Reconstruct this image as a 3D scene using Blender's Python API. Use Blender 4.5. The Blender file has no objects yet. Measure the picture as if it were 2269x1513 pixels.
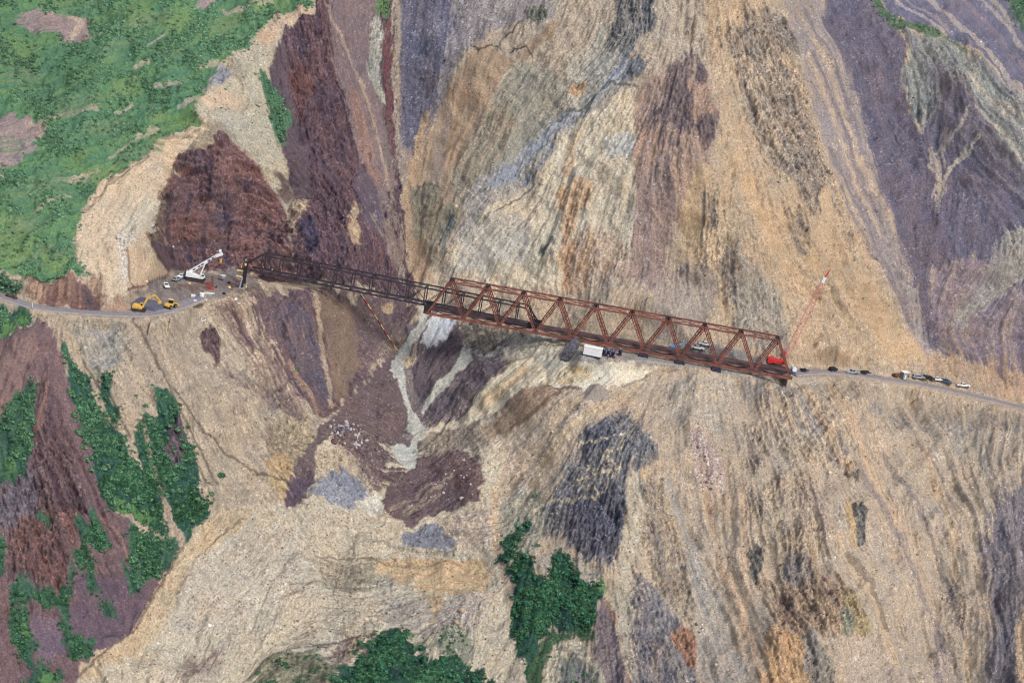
import bpy, bmesh, math, random
import numpy as np
from mathutils import Vector, Matrix
R = math.radians
scene = bpy.context.scene
COL = scene.collection

# ------------------------------------------------------------------ camera
PW, PH = 2269.0, 1513.0
DIST, FPX, PITCH, ROLL = 900.0, 5040.0, R(16), R(9.3)
cam_d = bpy.data.cameras.new('camera'); cam = bpy.data.objects.new('camera', cam_d); COL.objects.link(cam)
cam_d.sensor_width = 36.0; cam_d.lens = 36.0 * FPX / PW
cam_d.clip_start = 5; cam_d.clip_end = 6000
CAM = Vector((0, -DIST * math.cos(PITCH), DIST * math.sin(PITCH)))
rot = Matrix.Rotation(math.pi / 2 - PITCH, 3, 'X') @ Matrix.Rotation(ROLL, 3, 'Z')
cam.matrix_world = Matrix.Translation(CAM) @ rot.to_4x4()
scene.camera = cam
scene.render.resolution_x = 1024; scene.render.resolution_y = 682

# ------------------------------------------------------------------ light
SUN_EL, SUN_AZ = R(50), R(146)          # azimuth measured from +Y (away from the camera) towards +X
world = bpy.data.worlds.new('World'); scene.world = world; world.use_nodes = True
nt = world.node_tree; bg = nt.nodes['Background']
sky = nt.nodes.new('ShaderNodeTexSky'); sky.sky_type = 'NISHITA'; sky.sun_disc = False
sky.sun_elevation = SUN_EL; sky.sun_rotation = SUN_AZ; sky.air_density = 0.8; sky.dust_density = 3.0
nt.links.new(sky.outputs[0], bg.inputs[0]); bg.inputs[1].default_value = 0.15
sd = bpy.data.lights.new('sun', 'SUN'); sd.energy = 2.1; sd.angle = R(11); sd.color = (1.0, 0.96, 0.92)
sun = bpy.data.objects.new('sun', sd); COL.objects.link(sun)
sdir = Vector((math.sin(SUN_AZ) * math.cos(SUN_EL), math.cos(SUN_AZ) * math.cos(SUN_EL), math.sin(SUN_EL)))
sun.rotation_euler = sdir.to_track_quat('Z', 'Y').to_euler(); sun.location = sdir * 300
scene.view_settings.view_transform = 'Standard'; scene.view_settings.look = 'None'
scene.cycles.pixel_filter_type = 'BLACKMAN_HARRIS'; scene.cycles.filter_width = 1.1
scene.view_settings.exposure = 0.13; scene.view_settings.gamma = 1

# ------------------------------------------------------------------ survey helpers (photo pixel <-> place)
RN = np.array(rot)
CN = np.array(CAM)
def ray(px, py):
    d = rot @ Vector(((px - PW / 2), -(py - PH / 2), -FPX)); return d.normalized()
def onY(px, py, Y):
    d = ray(px, py); t = (Y - CAM.y) / d.y; return CAM + d * t
def onZ(px, py, z):
    d = ray(px, py); t = (z - CAM.z) / d.z; return CAM + d * t
def project(P):                         # P (...,3) -> px, py
    q = (P - CN) @ RN
    return PW / 2 + FPX * q[..., 0] / -q[..., 2], PH / 2 - FPX * q[..., 1] / -q[..., 2]
def S(c): c = np.asarray(c, float) / 255.0; return np.where(c <= 0.04045, c / 12.92, ((c + 0.055) / 1.055) ** 2.4)

# ------------------------------------------------------------------ slope frame: x along the hill, s up the mean slope, h outwards
AL = R(37); CA, SA = math.cos(AL), math.sin(AL)
def plane_hit(px, py, h):
    d = ray(px, py); n = Vector((0, -SA, CA)); t = (h - n.dot(CAM)) / n.dot(d); p = CAM + d * t
    return p.x, p.y * CA + p.z * SA
def P3(x, s, h): return np.stack([x, s * CA - h * SA, s * SA + h * CA], -1)

H = """-350,-250,10 0,0,6 300,0,2 500,0,0 600,30,2 690,20,6 760,20,-8 880,0,-28 1000,0,-20 1200,0,-5 1400,0,5 1560,0,14 1700,0,8
1850,0,-12 1935,5,-16 2000,75,-14 2130,110,-11 2269,250,-4 2100,20,-40 2200,60,-44 2269,100,-40 2050,-60,-44 2400,100,-40
0,200,18 300,200,13 450,230,16 560,150,8 620,120,7 680,200,-2 760,200,-15 870,200,-33 960,200,-27 1100,200,-16 1250,200,-6
1400,200,4 1540,200,14 1700,200,6 1850,250,-14 1960,250,-28 2020,250,-24 2100,200,-14 2200,330,-9
0,400,27 200,400,24 330,340,20 450,285,17 400,400,14 500,400,4 590,400,-4 640,400,-7 720,400,-9 800,400,-21 880,400,-35
960,400,-30 1100,420,-22 1250,400,-10 1400,400,2 1570,400,13 1720,400,5 1880,430,-11 2030,450,-27 2120,420,-23 2250,400,-12
0,560,31 150,560,29 230,500,26 300,560,24 350,500,20 400,560,c,606 450,560,c,603 500,540,c,604 550,550,c,608 480,460,c,603 420,460,c,604 540,470,c,606 590,560,c,612 620,540,-11 700,540,-13 800,540,-23 890,560,-40
980,560,-32 1100,560,-26 1250,560,-14 1400,560,-4 1590,560,0 1720,560,-3 1900,600,-15 2050,620,-28 2150,620,-27 2269,560,-21
600,690,-14 450,720,7 300,740,31 100,760,37 200,850,36 350,900,27 500,850,5 600,800,-6 700,760,-19 560,700,-9 640,720,-14 780,800,-28 850,700,-40
880,800,-42 740,900,-19 620,950,-5 500,1000,6 400,1000,20 250,1000,31 100,950,40 60,1100,42 200,1200,33 330,1150,28
400,1200,19 480,1130,10 300,1350,20 150,1500,30 0,1350,41 0,1500,40 650,1100,-9 600,645,-16 660,640,-17 740,660,-22 820,680,-33
900,1000,-35 930,1050,-29 800,1100,-23 1000,1100,-24 600,1200,-9 800,1250,-15 1000,1250,-16 450,1350,4 700,1400,0
950,1350,-7 500,1500,11 870,1420,10 900,1513,16 1050,1450,3 1120,1300,-8 1100,1150,-16
1200,850,-5 1100,850,-19 1000,800,-34 1000,900,-33 1150,950,-14 1250,1000,-4 1400,900,-1 1400,1000,6 1330,1150,5
1200,1200,-4 1390,1200,8 1380,1350,8 1250,1350,3 1180,1450,1 1400,1500,15 1330,870,2
1600,900,-4 1600,1000,-3 1550,1200,-2 1600,1400,1 1750,900,-6 1800,1000,0 1780,1200,13 1800,1400,19 1750,1500,23
1950,1100,-9 1980,1300,3 2000,1500,9 1900,900,-14 2050,920,-17 2200,970,-18 2100,1100,-16 2130,1300,-7 2120,1500,-1
2250,1100,-9 2230,1300,6 2269,1500,14 2500,1300,6 2500,900,-22 2500,500,-16
1600,640,-11 1500,690,c,758,40,5 1560,700,c,756,40,5 1640,720,c,772,40,4.5 1700,750,c,794,42,3 1400,720,c,780,40,2 1740,780,c,812,42,1 1500,600,-9 1250,700,-20 1100,700,-27 1000,680,-38 1800,740,c,818,40,-1 1950,780,c,832,40,-5.5 2060,790,c,850,39,-8.5 2200,830,c,884,38,-12 2269,850,c,900,38,-13.5
-350,500,28 -350,900,42 -300,1300,46 -200,1700,44 500,1800,22 1000,1750,28 1500,1750,22
2000,1750,20 2500,1700,22 -350,-500,2 500,-400,2 1000,-350,-18 1560,-400,12 2100,-400,-40 2600,-300,-36"""
ctrl = []
for t in H.split():
    q = t.split(',')
    if q[2] == 'c':                       # cut face rising from a level foot seen at row q[3]
        px, py, fy = float(q[0]), float(q[1]), float(q[3]); f_ = onZ(px, fy, 0); d = ray(px, py); k = math.tan(R(float(q[4]) if len(q) > 4 else 49)); fz = float(q[5]) if len(q) > 5 else 0.0; f_ = onZ(px, fy, fz)
        t_ = ((CAM.y - f_.y) * k + fz - CAM.z) / (d.z - d.y * k); p = CAM + d * t_; ctrl.append((p.x, p.y * CA + p.z * SA, -p.y * SA + p.z * CA)); continue
    px, py, h = map(float, q); x, s = plane_hit(px, py, h); ctrl.append((x, s, h))
ROADL = [(-420, 600, .0), (-200, 622, 0), (-60, 641, 0), (0, 655, 0), (70, 678, 0), (150, 689, 0), (230, 695, 0), (300, 697, 0), (345, 694, 0), (395, 679, 0), (440, 661, 0)]
ROADR = [(1740, 828, 0), (1800, 824, -1.5), (1850, 825, -3), (1900, 831, -4.5), (1960, 840, -6), (2030, 850, -8), (2100, 864, -9.5), (2160, 878, -11), (2269, 905, -13.5), (2420, 950, -16), (2640, 1020, -18)]
ZPTS = [(400, 626, 0), (520, 612, 0), (430, 650, 0), (530, 650, -.5), (1310, 788, -2.5), (1400, 798, -1.5), (1500, 800, -.5), (1600, 815, 0), (1700, 825, 0),
        (1550, 768, 4.5), (1650, 790, 3), (1470, 775, 2), (1715, 808, 1)]
for px, py, z in ROADL[1::2] + ROADR[1::2] + ZPTS:
    p = onZ(px, py, z); ctrl.append((p.x, p.y * CA + p.z * SA, -p.y * SA + p.z * CA))
ctrl = np.array(ctrl)
# drop near-duplicate control points
keep = []
for i, c in enumerate(ctrl):
    if all(np.hypot(*(c[:2] - ctrl[j][:2])) > 4 for j in keep): keep.append(i)
ctrl = ctrl[keep]
def kern(r2): return np.sqrt(r2 + 36.0)
A = kern(((ctrl[:, None, :2] - ctrl[None, :, :2]) ** 2).sum(-1)); n = len(ctrl)
A[np.arange(n), np.arange(n)] += -0.6
M_ = np.zeros((n + 1, n + 1)); M_[:n, :n] = A; M_[:n, n] = 1; M_[n, :n] = 1
wts = np.linalg.solve(M_, np.r_[ctrl[:, 2], 0])
def graded(a, b, step, n_, g):            # fine core, coarser margins
    core = np.arange(a, b, step); m = np.cumsum(step * g ** np.arange(1, n_ + 1))
    return np.r_[(a - m)[::-1], core, core[-1] + m]
xs = graded(-230, 248, 0.36, 74, 1.037); ss = graded(-190, 245, 0.36, 86, 1.037)
NX, NS = len(xs), len(ss); X0, S0 = xs[0], ss[0]
print('GRID', NX, NS, xs[0], xs[-1], ss[0], ss[-1])
CX, CS = np.linspace(X0, xs[-1], 320), np.linspace(S0, ss[-1], 300)
gx, gs = np.meshgrid(CX, CS)
hc = np.full(gx.shape, wts[n])
for i in range(n): hc += wts[i] * kern((gx - ctrl[i, 0]) ** 2 + (gs - ctrl[i, 1]) ** 2)
hc = np.clip(hc, -70, 75)

def bil(a, u, v):                       # a[v,u] bilinear, clamped
    h_, w_ = a.shape[:2]
    u = np.clip(u, 0, w_ - 1.001); v = np.clip(v, 0, h_ - 1.001)
    i = u.astype(np.int32); j = v.astype(np.int32); fu = u - i; fv = v - j
    if a.ndim == 3: fu = fu[..., None]; fv = fv[..., None]
    return (a[j, i] * (1 - fu) + a[j, i + 1] * fu) * (1 - fv) + (a[j + 1, i] * (1 - fu) + a[j + 1, i + 1] * fu) * fv
GX, GS = np.meshgrid(xs, ss)
hB = bil(hc, (GX - X0) / (CX[1] - CX[0]), (GS - S0) / (CS[1] - CS[0]))

# level ground: roads and benches
def poly_mask(pts, U, V):
    m = np.zeros(U.shape, bool); n_ = len(pts)
    x0 = min(p[0] for p in pts); x1 = max(p[0] for p in pts); y0 = min(p[1] for p in pts); y1 = max(p[1] for p in pts)
    b = (U >= x0) & (U <= x1) & (V >= y0) & (V <= y1)
    u = U[b]; v = V[b]; k = np.zeros(u.shape, bool)
    for i in range(n_):
        ax, ay = pts[i][:2]; bx, by = pts[(i + 1) % n_][:2]
        if ay == by: continue
        k ^= ((ay > v) != (by > v)) & (u < (bx - ax) * (v - ay) / (by - ay) + ax)
    m[b] = k; return m
def blur(a, r):
    r = int(r)
    if r < 1: return a
    for _ in range(2):
        for ax in (0, 1):
            p = [(0, 0)] * a.ndim; p[ax] = (r + 1, r)
            c = np.cumsum(np.pad(a, p, mode='edge'), axis=ax, dtype=np.float64)
            L_ = a.shape[ax]
            hi = np.take(c, np.arange(2 * r + 1, 2 * r + 1 + L_), axis=ax); lo = np.take(c, np.arange(0, L_), axis=ax)
            a = ((hi - lo) / (2 * r + 1)).astype(np.float32)
    return a
flat = np.zeros(hB.shape, np.float32)
def level(w, z):
    global hB, flat
    hl = (z - GS * SA) / CA
    hB = hB * (1 - w) + hl * w; flat = np.maximum(flat, w)
BENCH = [(345, 640, 0), (372, 612), (412, 604), (470, 604), (535, 606), (575, 612), (560, 640), (500, 664), (440, 662), (400, 683), (340, 699), (290, 698), (285, 676)]
PAD = [(1275, 772), (1330, 768), (1400, 776), (1470, 784), (1540, 795), (1620, 805), (1700, 814), (1760, 818), (1765, 832), (1700, 836), (1600, 826), (1510, 812), (1440, 803), (1380, 800), (1330, 797), (1280, 796)]
for pts, zz in ((BENCH, 0.0), (PAD, -0.3)):
    hl = (zz - GS * SA) / CA
    U, V = project(P3(GX, GS, hl)); m = blur(poly_mask(pts, U, V).astype(np.float32), 3)
    level(m, zz)
def road_w(R_, half, fe):
    q = [onZ(*p) for p in R_]
    rx = np.array([p.x for p in q]); ry = np.array([p.y for p in q]); rz = np.array([p.z for p in q])
    o = np.argsort(rx); rx, ry, rz = rx[o], ry[o], rz[o]
    yr = np.interp(GX, rx, ry); zr = np.interp(GX, rx, rz)
    sl = np.gradient(np.interp(xs, rx, ry), xs); cosf = 1 / np.sqrt(1 + sl ** 2)
    Y = (GS - zr * SA) / CA
    d = np.abs(Y - yr) * cosf[None, :]
    w = np.clip((half + fe - d) / fe, 0, 1); w = w * w * (3 - 2 * w)
    w *= (GX >= rx[0]) & (GX <= rx[-1])
    return w, zr, q
for R_ in (ROADL, ROADR):
    w, zr, q = road_w(R_, 4.4, 5.0); level(w.astype(np.float32), zr)

# ------------------------------------------------------------------ geology map (rock types, soils, plant cover)
K = 0.82; MX0, MY0 = -420.0, -320.0; MW, MH = int(3110 * K), int(2150 * K)
rng = np.random.default_rng(7)
def noise(cell, seed=None, oct=1, h_=None, w_=None):
    h_ = h_ or MH; w_ = w_ or MW; out = np.zeros((h_, w_), np.float32); amp = 1.0; tot = 0
    for o in range(oct):
        c = max(cell / 2 ** o, 1.0)
        g = rng.standard_normal((int(h_ / c) + 3, int(w_ / c) + 3)).astype(np.float32)
        if c > 1:
            yy = np.arange(h_) / c; xx = np.arange(w_) / c
            yi = yy.astype(int); xi = xx.astype(int); fy = (yy - yi); fx = (xx - xi)
            fy = (fy * fy * (3 - 2 * fy)).astype(np.float32)[:, None]; fx = (fx * fx * (3 - 2 * fx)).astype(np.float32)[None, :]
            r0 = g[yi]; r1 = g[yi + 1]; r = r0 * (1 - fy) + r1 * fy
            g = r[:, xi] * (1 - fx) + r[:, xi + 1] * fx
        else: g = g[:h_, :w_]
        out += amp * g; tot += amp * amp; amp *= 0.6
    return out / math.sqrt(tot) / 0.72
# fall-line field (direction in which scree and gullies run)
F = """0,100,1,-.3 200,300,1,-.35 400,150,1,-.5 100,500,1,-.25 300,450,-.6,1 250,600,.1,1 750,200,.35,1 800,450,.35,1 560,400,1,.2 450,450,1,.1 400,520,1,.05 540,520,1,.1 470,380,1,.1 520,250,.5,1 600,280,.45,1
940,100,-.1,1 870,300,.0,1 1000,350,-.35,1 1050,200,-.45,1 1200,250,-.8,1 1100,500,-.75,1 1300,150,-.7,1 1350,350,-.6,1 1350,500,-.3,1 1250,600,-.3,1
1450,300,-.2,1 1520,450,-.1,1 1600,300,.15,1 1600,600,.15,1 1700,300,.45,1 1750,500,.4,1 1850,550,.45,1 1800,100,.6,1 1900,350,.4,1 2000,300,.3,1 2150,60,.9,1 2200,250,.9,1 2200,400,.8,1
2080,250,-.1,1 2100,500,-.3,1 2180,650,-.6,1 2000,700,.45,1 2150,800,.3,1 50,850,-.15,1 200,800,.35,1 350,900,.35,1 500,850,.5,1 600,800,.5,1 700,850,.4,1 560,700,.45,1
250,1200,.5,1 50,1300,.3,1 100,1050,.4,1 60,780,-.3,1 150,1400,.4,1 820,870,.8,.6 750,950,1,.35 850,780,.4,1 1000,850,-.75,1 1150,850,-1,.8 1200,900,-1,.7 1150,950,-1,.7 950,1100,-1,.5 1050,1080,-1,.4 720,1080,.6,.8
500,1250,-.8,1 400,1400,-.6,1 800,1250,1,.1 950,1200,1,.2 1000,1300,1,.1 620,1350,-.5,1 700,1450,1,-.1 850,1350,-1,.2 1050,1420,-.2,1 1250,1000,-.6,1 1180,1080,-.4,1 1350,900,-.9,1 1500,900,.0,1 1600,900,.05,1 1650,1000,.08,1 1800,900,.4,1 1850,1000,.4,1
2050,1100,.38,1 2000,950,.35,1 2200,950,-.1,1 2130,900,.2,1 1450,1150,.35,1 1500,1350,.25,1 1600,1300,.2,1 1750,1250,.15,1 1850,1300,.4,1 2000,1400,.3,1 2200,1300,.05,1 1300,1200,-.1,1 1380,1350,.2,1 1250,1350,-.2,1 1700,1450,.3,1 1050,750,-1,.8 950,720,-.5,1"""
fv = np.array([[float(q) for q in t.split(',')] for t in F.split()])
ang2 = 2 * np.arctan2(fv[:, 3], fv[:, 2])
cgx, cgy = np.meshgrid(np.linspace(MX0, MX0 + MW / K, 200), np.linspace(MY0, MY0 + MH / K, 140))
d2 = (cgx[..., None] - fv[:, 0]) ** 2 + (cgy[..., None] - fv[:, 1]) ** 2
w_ = 1 / (d2 + 900) ** 1.6
cx_ = (w_ * np.cos(ang2)).sum(-1); cy_ = (w_ * np.sin(ang2)).sum(-1)
mu, mv = np.meshgrid(np.arange(MW, dtype=np.float32), np.arange(MH, dtype=np.float32))
PX_, PY_ = MX0 + mu / K, MY0 + mv / K
c2 = bil(cx_, mu / MW * 199, mv / MH * 139); s2 = bil(cy_, mu / MW * 199, mv / MH * 139)
an = np.arctan2(s2, c2) / 2; an += 0.12 * noise(60)
DX, DY = np.cos(an).astype(np.float32), np.sin(an).astype(np.float32)
flip = DY < 0; DX[flip] *= -1; DY[flip] *= -1
def lic(src, L_, step=1.0):
    acc = src.copy(); wt = 1.0
    for sg in (1, -1):
        u = mu.copy(); v = mv.copy()
        for k in range(L_):
            i = np.clip(u, 0, MW - 1).astype(np.int32); j = np.clip(v, 0, MH - 1).astype(np.int32)
            u += sg * step * DX[j, i]; v += sg * step * DY[j, i]
            i = np.clip(u + .5, 0, MW - 1).astype(np.int32); j = np.clip(v + .5, 0, MH - 1).astype(np.int32)
            g = math.exp(-2.0 * ((k + 1) / L_) ** 2); acc += g * src[j, i]
            if sg == 1: wt += 2 * g
    acc /= math.sqrt(wt); return acc / acc.std()
LF = lic(noise(1.2), 6)                      # fine streaks
LM = lic(noise(3.4), 28, 1.6)                # medium streaks
LB = lic(noise(11.0), 42, 2.7)                # gullies
N1 = noise(2.2, oct=1); N2 = noise(7, oct=3); N3 = noise(27, oct=3); N4 = noise(90, oct=3)
WA, WB = noise(16, oct=3), noise(16, oct=3)
UW, VW = PX_ + WA * 2.6, PY_ + WB * 2.6          # ragged outlines
FWU, FWV = DX * (LM * 5 + LB * 7), DY * (LM * 5 + LB * 7)     # beds finger into each other along the fall line
RAGN = 0.25 * N2 + 0.45 * LF + 0.75 * LM

col = np.zeros((MH, MW, 3), np.float32)
rock = np.zeros((MH, MW), np.float32); speck = np.zeros((MH, MW), np.float32); veg = np.zeros((MH, MW), np.float32)
stri = np.zeros((MH, MW), np.float32); dots = np.zeros((MH, MW), np.float32)
def mixc(a, b, t): return a * (1 - t[..., None]) + b * t[..., None]
def put(m, c1, c2, kw):
    """blend one ground type in: c1 main, c2 streak colour"""
    pass
def region(pts, c1, c2=None, f=5, rag=.35, op=1.0, rk=None, sp=None, vg=None, st=None, dt=None, bal=0.0):
    xs_ = [p[0] for p in pts]; ys_ = [p[1] for p in pts]; mg = 40 + f * 3
    i0 = max(0, int((min(xs_) - mg - MX0) * K)); i1 = min(MW, int((max(xs_) + mg - MX0) * K) + 1)
    j0 = max(0, int((min(ys_) - mg - MY0) * K)); j1 = min(MH, int((max(ys_) + mg - MY0) * K) + 1)
    if i1 <= i0 or j1 <= j0: return
    sl = (slice(j0, j1), slice(i0, i1))
    k_ = min(1.3, rag * 1.7) if rag > .28 else 0.0
    m = poly_mask(pts, UW[sl] + k_ * FWU[sl], VW[sl] + k_ * FWV[sl]).astype(np.float32)
    if f: m = blur(m, max(1, f * K))
    if rag:
        e = 4 * m * (1 - m)
        m = np.clip((m + RAGN[sl] * rag * e * .8 - .5) * (1 + 3 * min(1, rag)) + .5, 0, 1)
    m = m * op
    c1 = S(c1).astype(np.float32); c2 = S(c2).astype(np.float32) if c2 is not None else c1 * .8
    t = np.clip(.5 + bal + .28 * LM[sl] + .22 * LB[sl] + .2 * N2[sl], 0, 1)
    base = c1 * (1 - t[..., None]) + c2 * t[..., None]
    col[sl] = col[sl] * (1 - m[..., None]) + base * m[..., None]
    for arr, val in ((rock, rk), (speck, sp), (veg, vg), (stri, st), (dots, dt)):
        if val is not None: arr[sl] = arr[sl] * (1 - m) + val * m
def stroke(pts, w, c, op=1.0, rag=.5, vg=None, rk=None, wob=.5):
    xs_ = [p[0] for p in pts]; ys_ = [p[1] for p in pts]; mg = w + 30
    i0 = max(0, int((min(xs_) - mg - MX0) * K)); i1 = min(MW, int((max(xs_) + mg - MX0) * K) + 1)
    j0 = max(0, int((min(ys_) - mg - MY0) * K)); j1 = min(MH, int((max(ys_) + mg - MY0) * K) + 1)
    if i1 <= i0 or j1 <= j0: return
    sl = (slice(j0, j1), slice(i0, i1))
    U = PX_[sl] + wob * 3 * WA[sl]; V = PY_[sl] + wob * 3 * WB[sl]; d = np.full(U.shape, 1e9, np.float32)
    for (ax, ay), (bx, by) in zip(pts, pts[1:]):
        q = np.clip(((U - ax) * (bx - ax) + (V - ay) * (by - ay)) / ((bx - ax) ** 2 + (by - ay) ** 2 + 1e-6), 0, 1)
        d = np.minimum(d, np.hypot(U - ax - q * (bx - ax), V - ay - q * (by - ay)))
    m = np.clip((w / 2 - d) / 2.0 + .8 + RAGN[sl] * rag * .45, 0, 1) * (d < w * 1.6 + 3) * op
    col[sl] = col[sl] * (1 - m[..., None]) + S(c).astype(np.float32) * m[..., None]
    for arr, val in ((veg, vg), (rock, rk)):
        if val is not None: arr[sl] = arr[sl] * (1 - m) + val * m

TAN = (192, 168, 138); TAN2 = (168, 150, 130); SAND = (208, 187, 154); ORNG = (200, 164, 118); GREY = (164, 158, 152); LGR = (186, 182, 174)
BGR = (118, 120, 132); PUR = (108, 102, 120); DPUR = (90, 72, 86); DPU2 = (104, 84, 98); MAR = (112, 78, 80); MAR2 = (84, 62, 70); BRN = (126, 102, 88)
RUST = (186, 128, 84); CREAM = (212, 196, 164); REDB = (140, 102, 90); MAUV = (134, 112, 114); G1 = (64, 112, 78); G2 = (96, 146, 78); GD = (44, 84, 64); GG = (150, 147, 132)
WHT = (205, 205, 200)
E = 420
# base everywhere
region([(-500, -400), (2800, -400), (2800, 2000), (-500, 2000)], TAN, TAN2, f=0, rag=0, rk=.25, sp=.35, st=.6, dt=.2)
# ---- upper middle faces
region([(1000, -E), (1570, -E), (1560, 300), (1430, 640), (960, 640), (900, 560), (940, 300)], (190, 171, 146), (168, 152, 134), rk=.35, sp=.4, st=.6)
region([(885, -E), (1010, -E), (1060, 20), (1010, 110), (990, 220), (950, 290), (915, 370), (895, 380), (880, 250)], (94, 94, 116), (112, 108, 122), sp=1.6, rk=.15, st=.35, f=10, bal=-.1)
region([(1000, -E), (1230, -E), (1220, 60), (1120, 60), (1040, 110), (990, 200), (960, 290), (975, 130), (1010, 40)], (160, 152, 152), (142, 134, 138), sp=1.5, f=14, rk=.15)
region([(890, 330), (925, 330), (905, 470), (890, 450)], (130, 115, 120), (150, 130, 118), sp=.8)
region([(1150, 130), (1230, 150), (1260, 240), (1160, 340), (1060, 420), (1000, 470), (1010, 370), (1070, 270), (1110, 190)], GG, (158, 150, 132), rk=.3, st=.5, f=8)
region([(1080, 230), (1140, 240), (1120, 330), (1040, 450), (990, 520), (960, 600), (930, 560), (960, 450), (1020, 340)], (146, 140, 120), (160, 142, 118), f=8)
region([(1050, 115), (1090, 112), (1130, 128), (1150, 120), (1210, 60), (1250, 45), (1230, 90), (1150, 130), (1110, 180), (1070, 250), (1030, 330), (1000, 400), (1010, 450), (960, 470), (945, 540), (960, 620), (915, 610), (890, 500), (895, 440), (925, 350), (955, 290), (1000, 190)], (178, 148, 116), (160, 136, 110), rk=.08, sp=.12, st=.5, rag=.25)
region([(985, 235), (1010, 230), (1000, 290), (970, 420), (945, 400), (960, 300)], (150, 132, 120), (158, 138, 118), rk=.05, st=.4)
region([(935, 250), (960, 240), (930, 350), (905, 470), (892, 440), (910, 350)], (186, 152, 112), (176, 146, 112), rk=.05)
stroke([(1045, 112), (1060, 125), (1092, 105), (1110, 112)], 3, (95, 80, 68)); stroke([(1120, 88), (1135, 78), (1150, 55), (1158, 52)], 3, (95, 80, 68)); stroke([(1130, 115), (1165, 108), (1182, 125)], 3, (95, 78, 70))
stroke([(1045, 112), (1075, 55), (1100, 50)], 3, (120, 104, 90), .6); stroke([(935, 400), (938, 350), (965, 230)], 2.5, (110, 92, 78), .6)
region([(1060, 410), (1160, 330), (1240, 250), (1330, 200), (1400, 190), (1330, 260), (1250, 320), (1180, 390), (1100, 450), (1040, 520), (1012, 540), (1030, 460)], (174, 166, 154), (156, 150, 146), rk=.45, sp=.5, st=1.0, f=7)
region([(1240, 250), (1290, 225), (1290, 245), (1230, 300), (1150, 380), (1080, 440), (1030, 500), (1080, 420), (1170, 320)], (156, 160, 168), (138, 142, 152), rk=.4, st=1.0)
region([(1380, 110), (1410, 60), (1400, 130), (1360, 200), (1300, 240), (1180, 400), (1100, 450), (1060, 500), (1140, 420), (1230, 310), (1310, 215), (1340, 190)], (150, 152, 158), (128, 132, 140), rk=.5, st=1.0)
region([(1270, 130), (1340, 60), (1370, 150), (1330, 210), (1270, 250), (1240, 210)], (188, 178, 158), (165, 160, 150), rk=.5, st=.8)
region([(1360, 30), (1380, -60), (1440, -60), (1450, 60), (1420, 100), (1385, 135), (1340, 120)], (98, 100, 106), (132, 130, 128), rk=.95, sp=.7)
region([(1170, 20), (1200, 10), (1215, 50), (1185, 60), (1165, 45)], (104, 104, 100), (120, 128, 104), rk=.8)
region([(1385, 165), (1430, 150), (1445, 140), (1420, 180), (1360, 210)], (88, 94, 108), (118, 122, 132), rk=.8)
region([(1330, 195), (1385, 160), (1385, 190), (1320, 225)], (168, 174, 184), (150, 156, 166), rk=.4)
region([(1250, 290), (1330, 240), (1400, 205), (1412, 300), (1410, 560), (1330, 620), (1240, 640), (1000, 620), (1000, 560), (1030, 520), (1110, 450), (1190, 390)], (212, 198, 170), (196, 178, 148), rk=.3, sp=.4, st=.7, f=8)
region([(1040, 500), (1120, 470), (1190, 500), (1160, 580), (1060, 600), (1005, 590)], (204, 192, 170), (180, 172, 160), rk=.25, st=.6)
region([(1330, 300), (1400, 290), (1410, 350), (1350, 350)], (196, 196, 190), (180, 178, 170), f=7)
region([(1255, 190), (1290, 180), (1300, 200), (1275, 218), (1250, 212)], (190, 140, 96), (200, 165, 120), rk=.6)
region([(1262, 300), (1285, 300), (1275, 380), (1245, 390)], (190, 145, 104), (196, 172, 138), f=8, op=.8)
region([(1240, 410), (1300, 385), (1320, 410), (1290, 460), (1270, 520), (1330, 560), (1345, 600), (1270, 640), (1243, 640), (1242, 520)], (196, 144, 98), (206, 176, 136), rk=.5, f=7, op=.85, st=.7)
region([(1265, 520), (1350, 500), (1400, 560), (1340, 640), (1260, 650), (1255, 590)], (190, 150, 112), (176, 158, 146), rk=.5, f=10, op=.8)
region([(1196, 540), (1222, 528), (1226, 540), (1205, 560)], (88, 90, 88), (110, 112, 104), rk=.6)
region([(985, 490), (1002, 472), (1006, 495), (985, 550), (973, 560), (975, 530)], (80, 86, 88), (120, 124, 120), rk=.6, rag=.15)
region([(910, 430), (960, 410), (985, 440), (960, 470), (940, 530), (915, 500)], (144, 134, 112), (124, 116, 100), rk=.4)
stroke([(915, 440), (930, 420), (955, 415), (975, 425)], 2.5, (80, 74, 60), .7); stroke([(935, 480), (960, 478), (985, 465)], 2.5, (80, 74, 60), .6)
for L_ in ([(1410, 130), (1370, 190), (1300, 230), (1250, 250)], [(1185, 400), (1140, 440), (1090, 480), (1060, 500)], [(1230, 290), (1180, 350), (1185, 400)], [(1420, 200), (1340, 200), (1290, 235), (1230, 270)]):
    stroke(L_, 2.5, (88, 90, 92), .8)
region([(1410, 200), (1500, 150), (1570, 150), (1590, 330), (1560, 400), (1500, 500), (1430, 560), (1405, 450), (1408, 300)], (182, 146, 120), (164, 136, 124), rk=.3, sp=.4, f=8)
for q in ([(1525, 110), (1558, 112), (1566, 165), (1545, 182), (1530, 150)], [(1488, 150), (1515, 150), (1532, 200), (1545, 255), (1585, 260), (1590, 300), (1560, 335), (1540, 290), (1500, 285), (1435, 268), (1440, 240), (1470, 225), (1465, 190)], [(1405, 360), (1440, 355), (1430, 390), (1408, 390)], [(1440, 290), (1520, 300), (1470, 330)]):
    region(q, (94, 82, 94), (128, 108, 108), rk=.6, f=8, rag=.8, op=.9)
region([(1410, 380), (1480, 330), (1500, 450), (1480, 560), (1520, 620), (1470, 650), (1380, 620), (1405, 540)], (168, 140, 128), (150, 128, 124), rk=.3, sp=.4, f=12, rag=.7)
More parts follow.
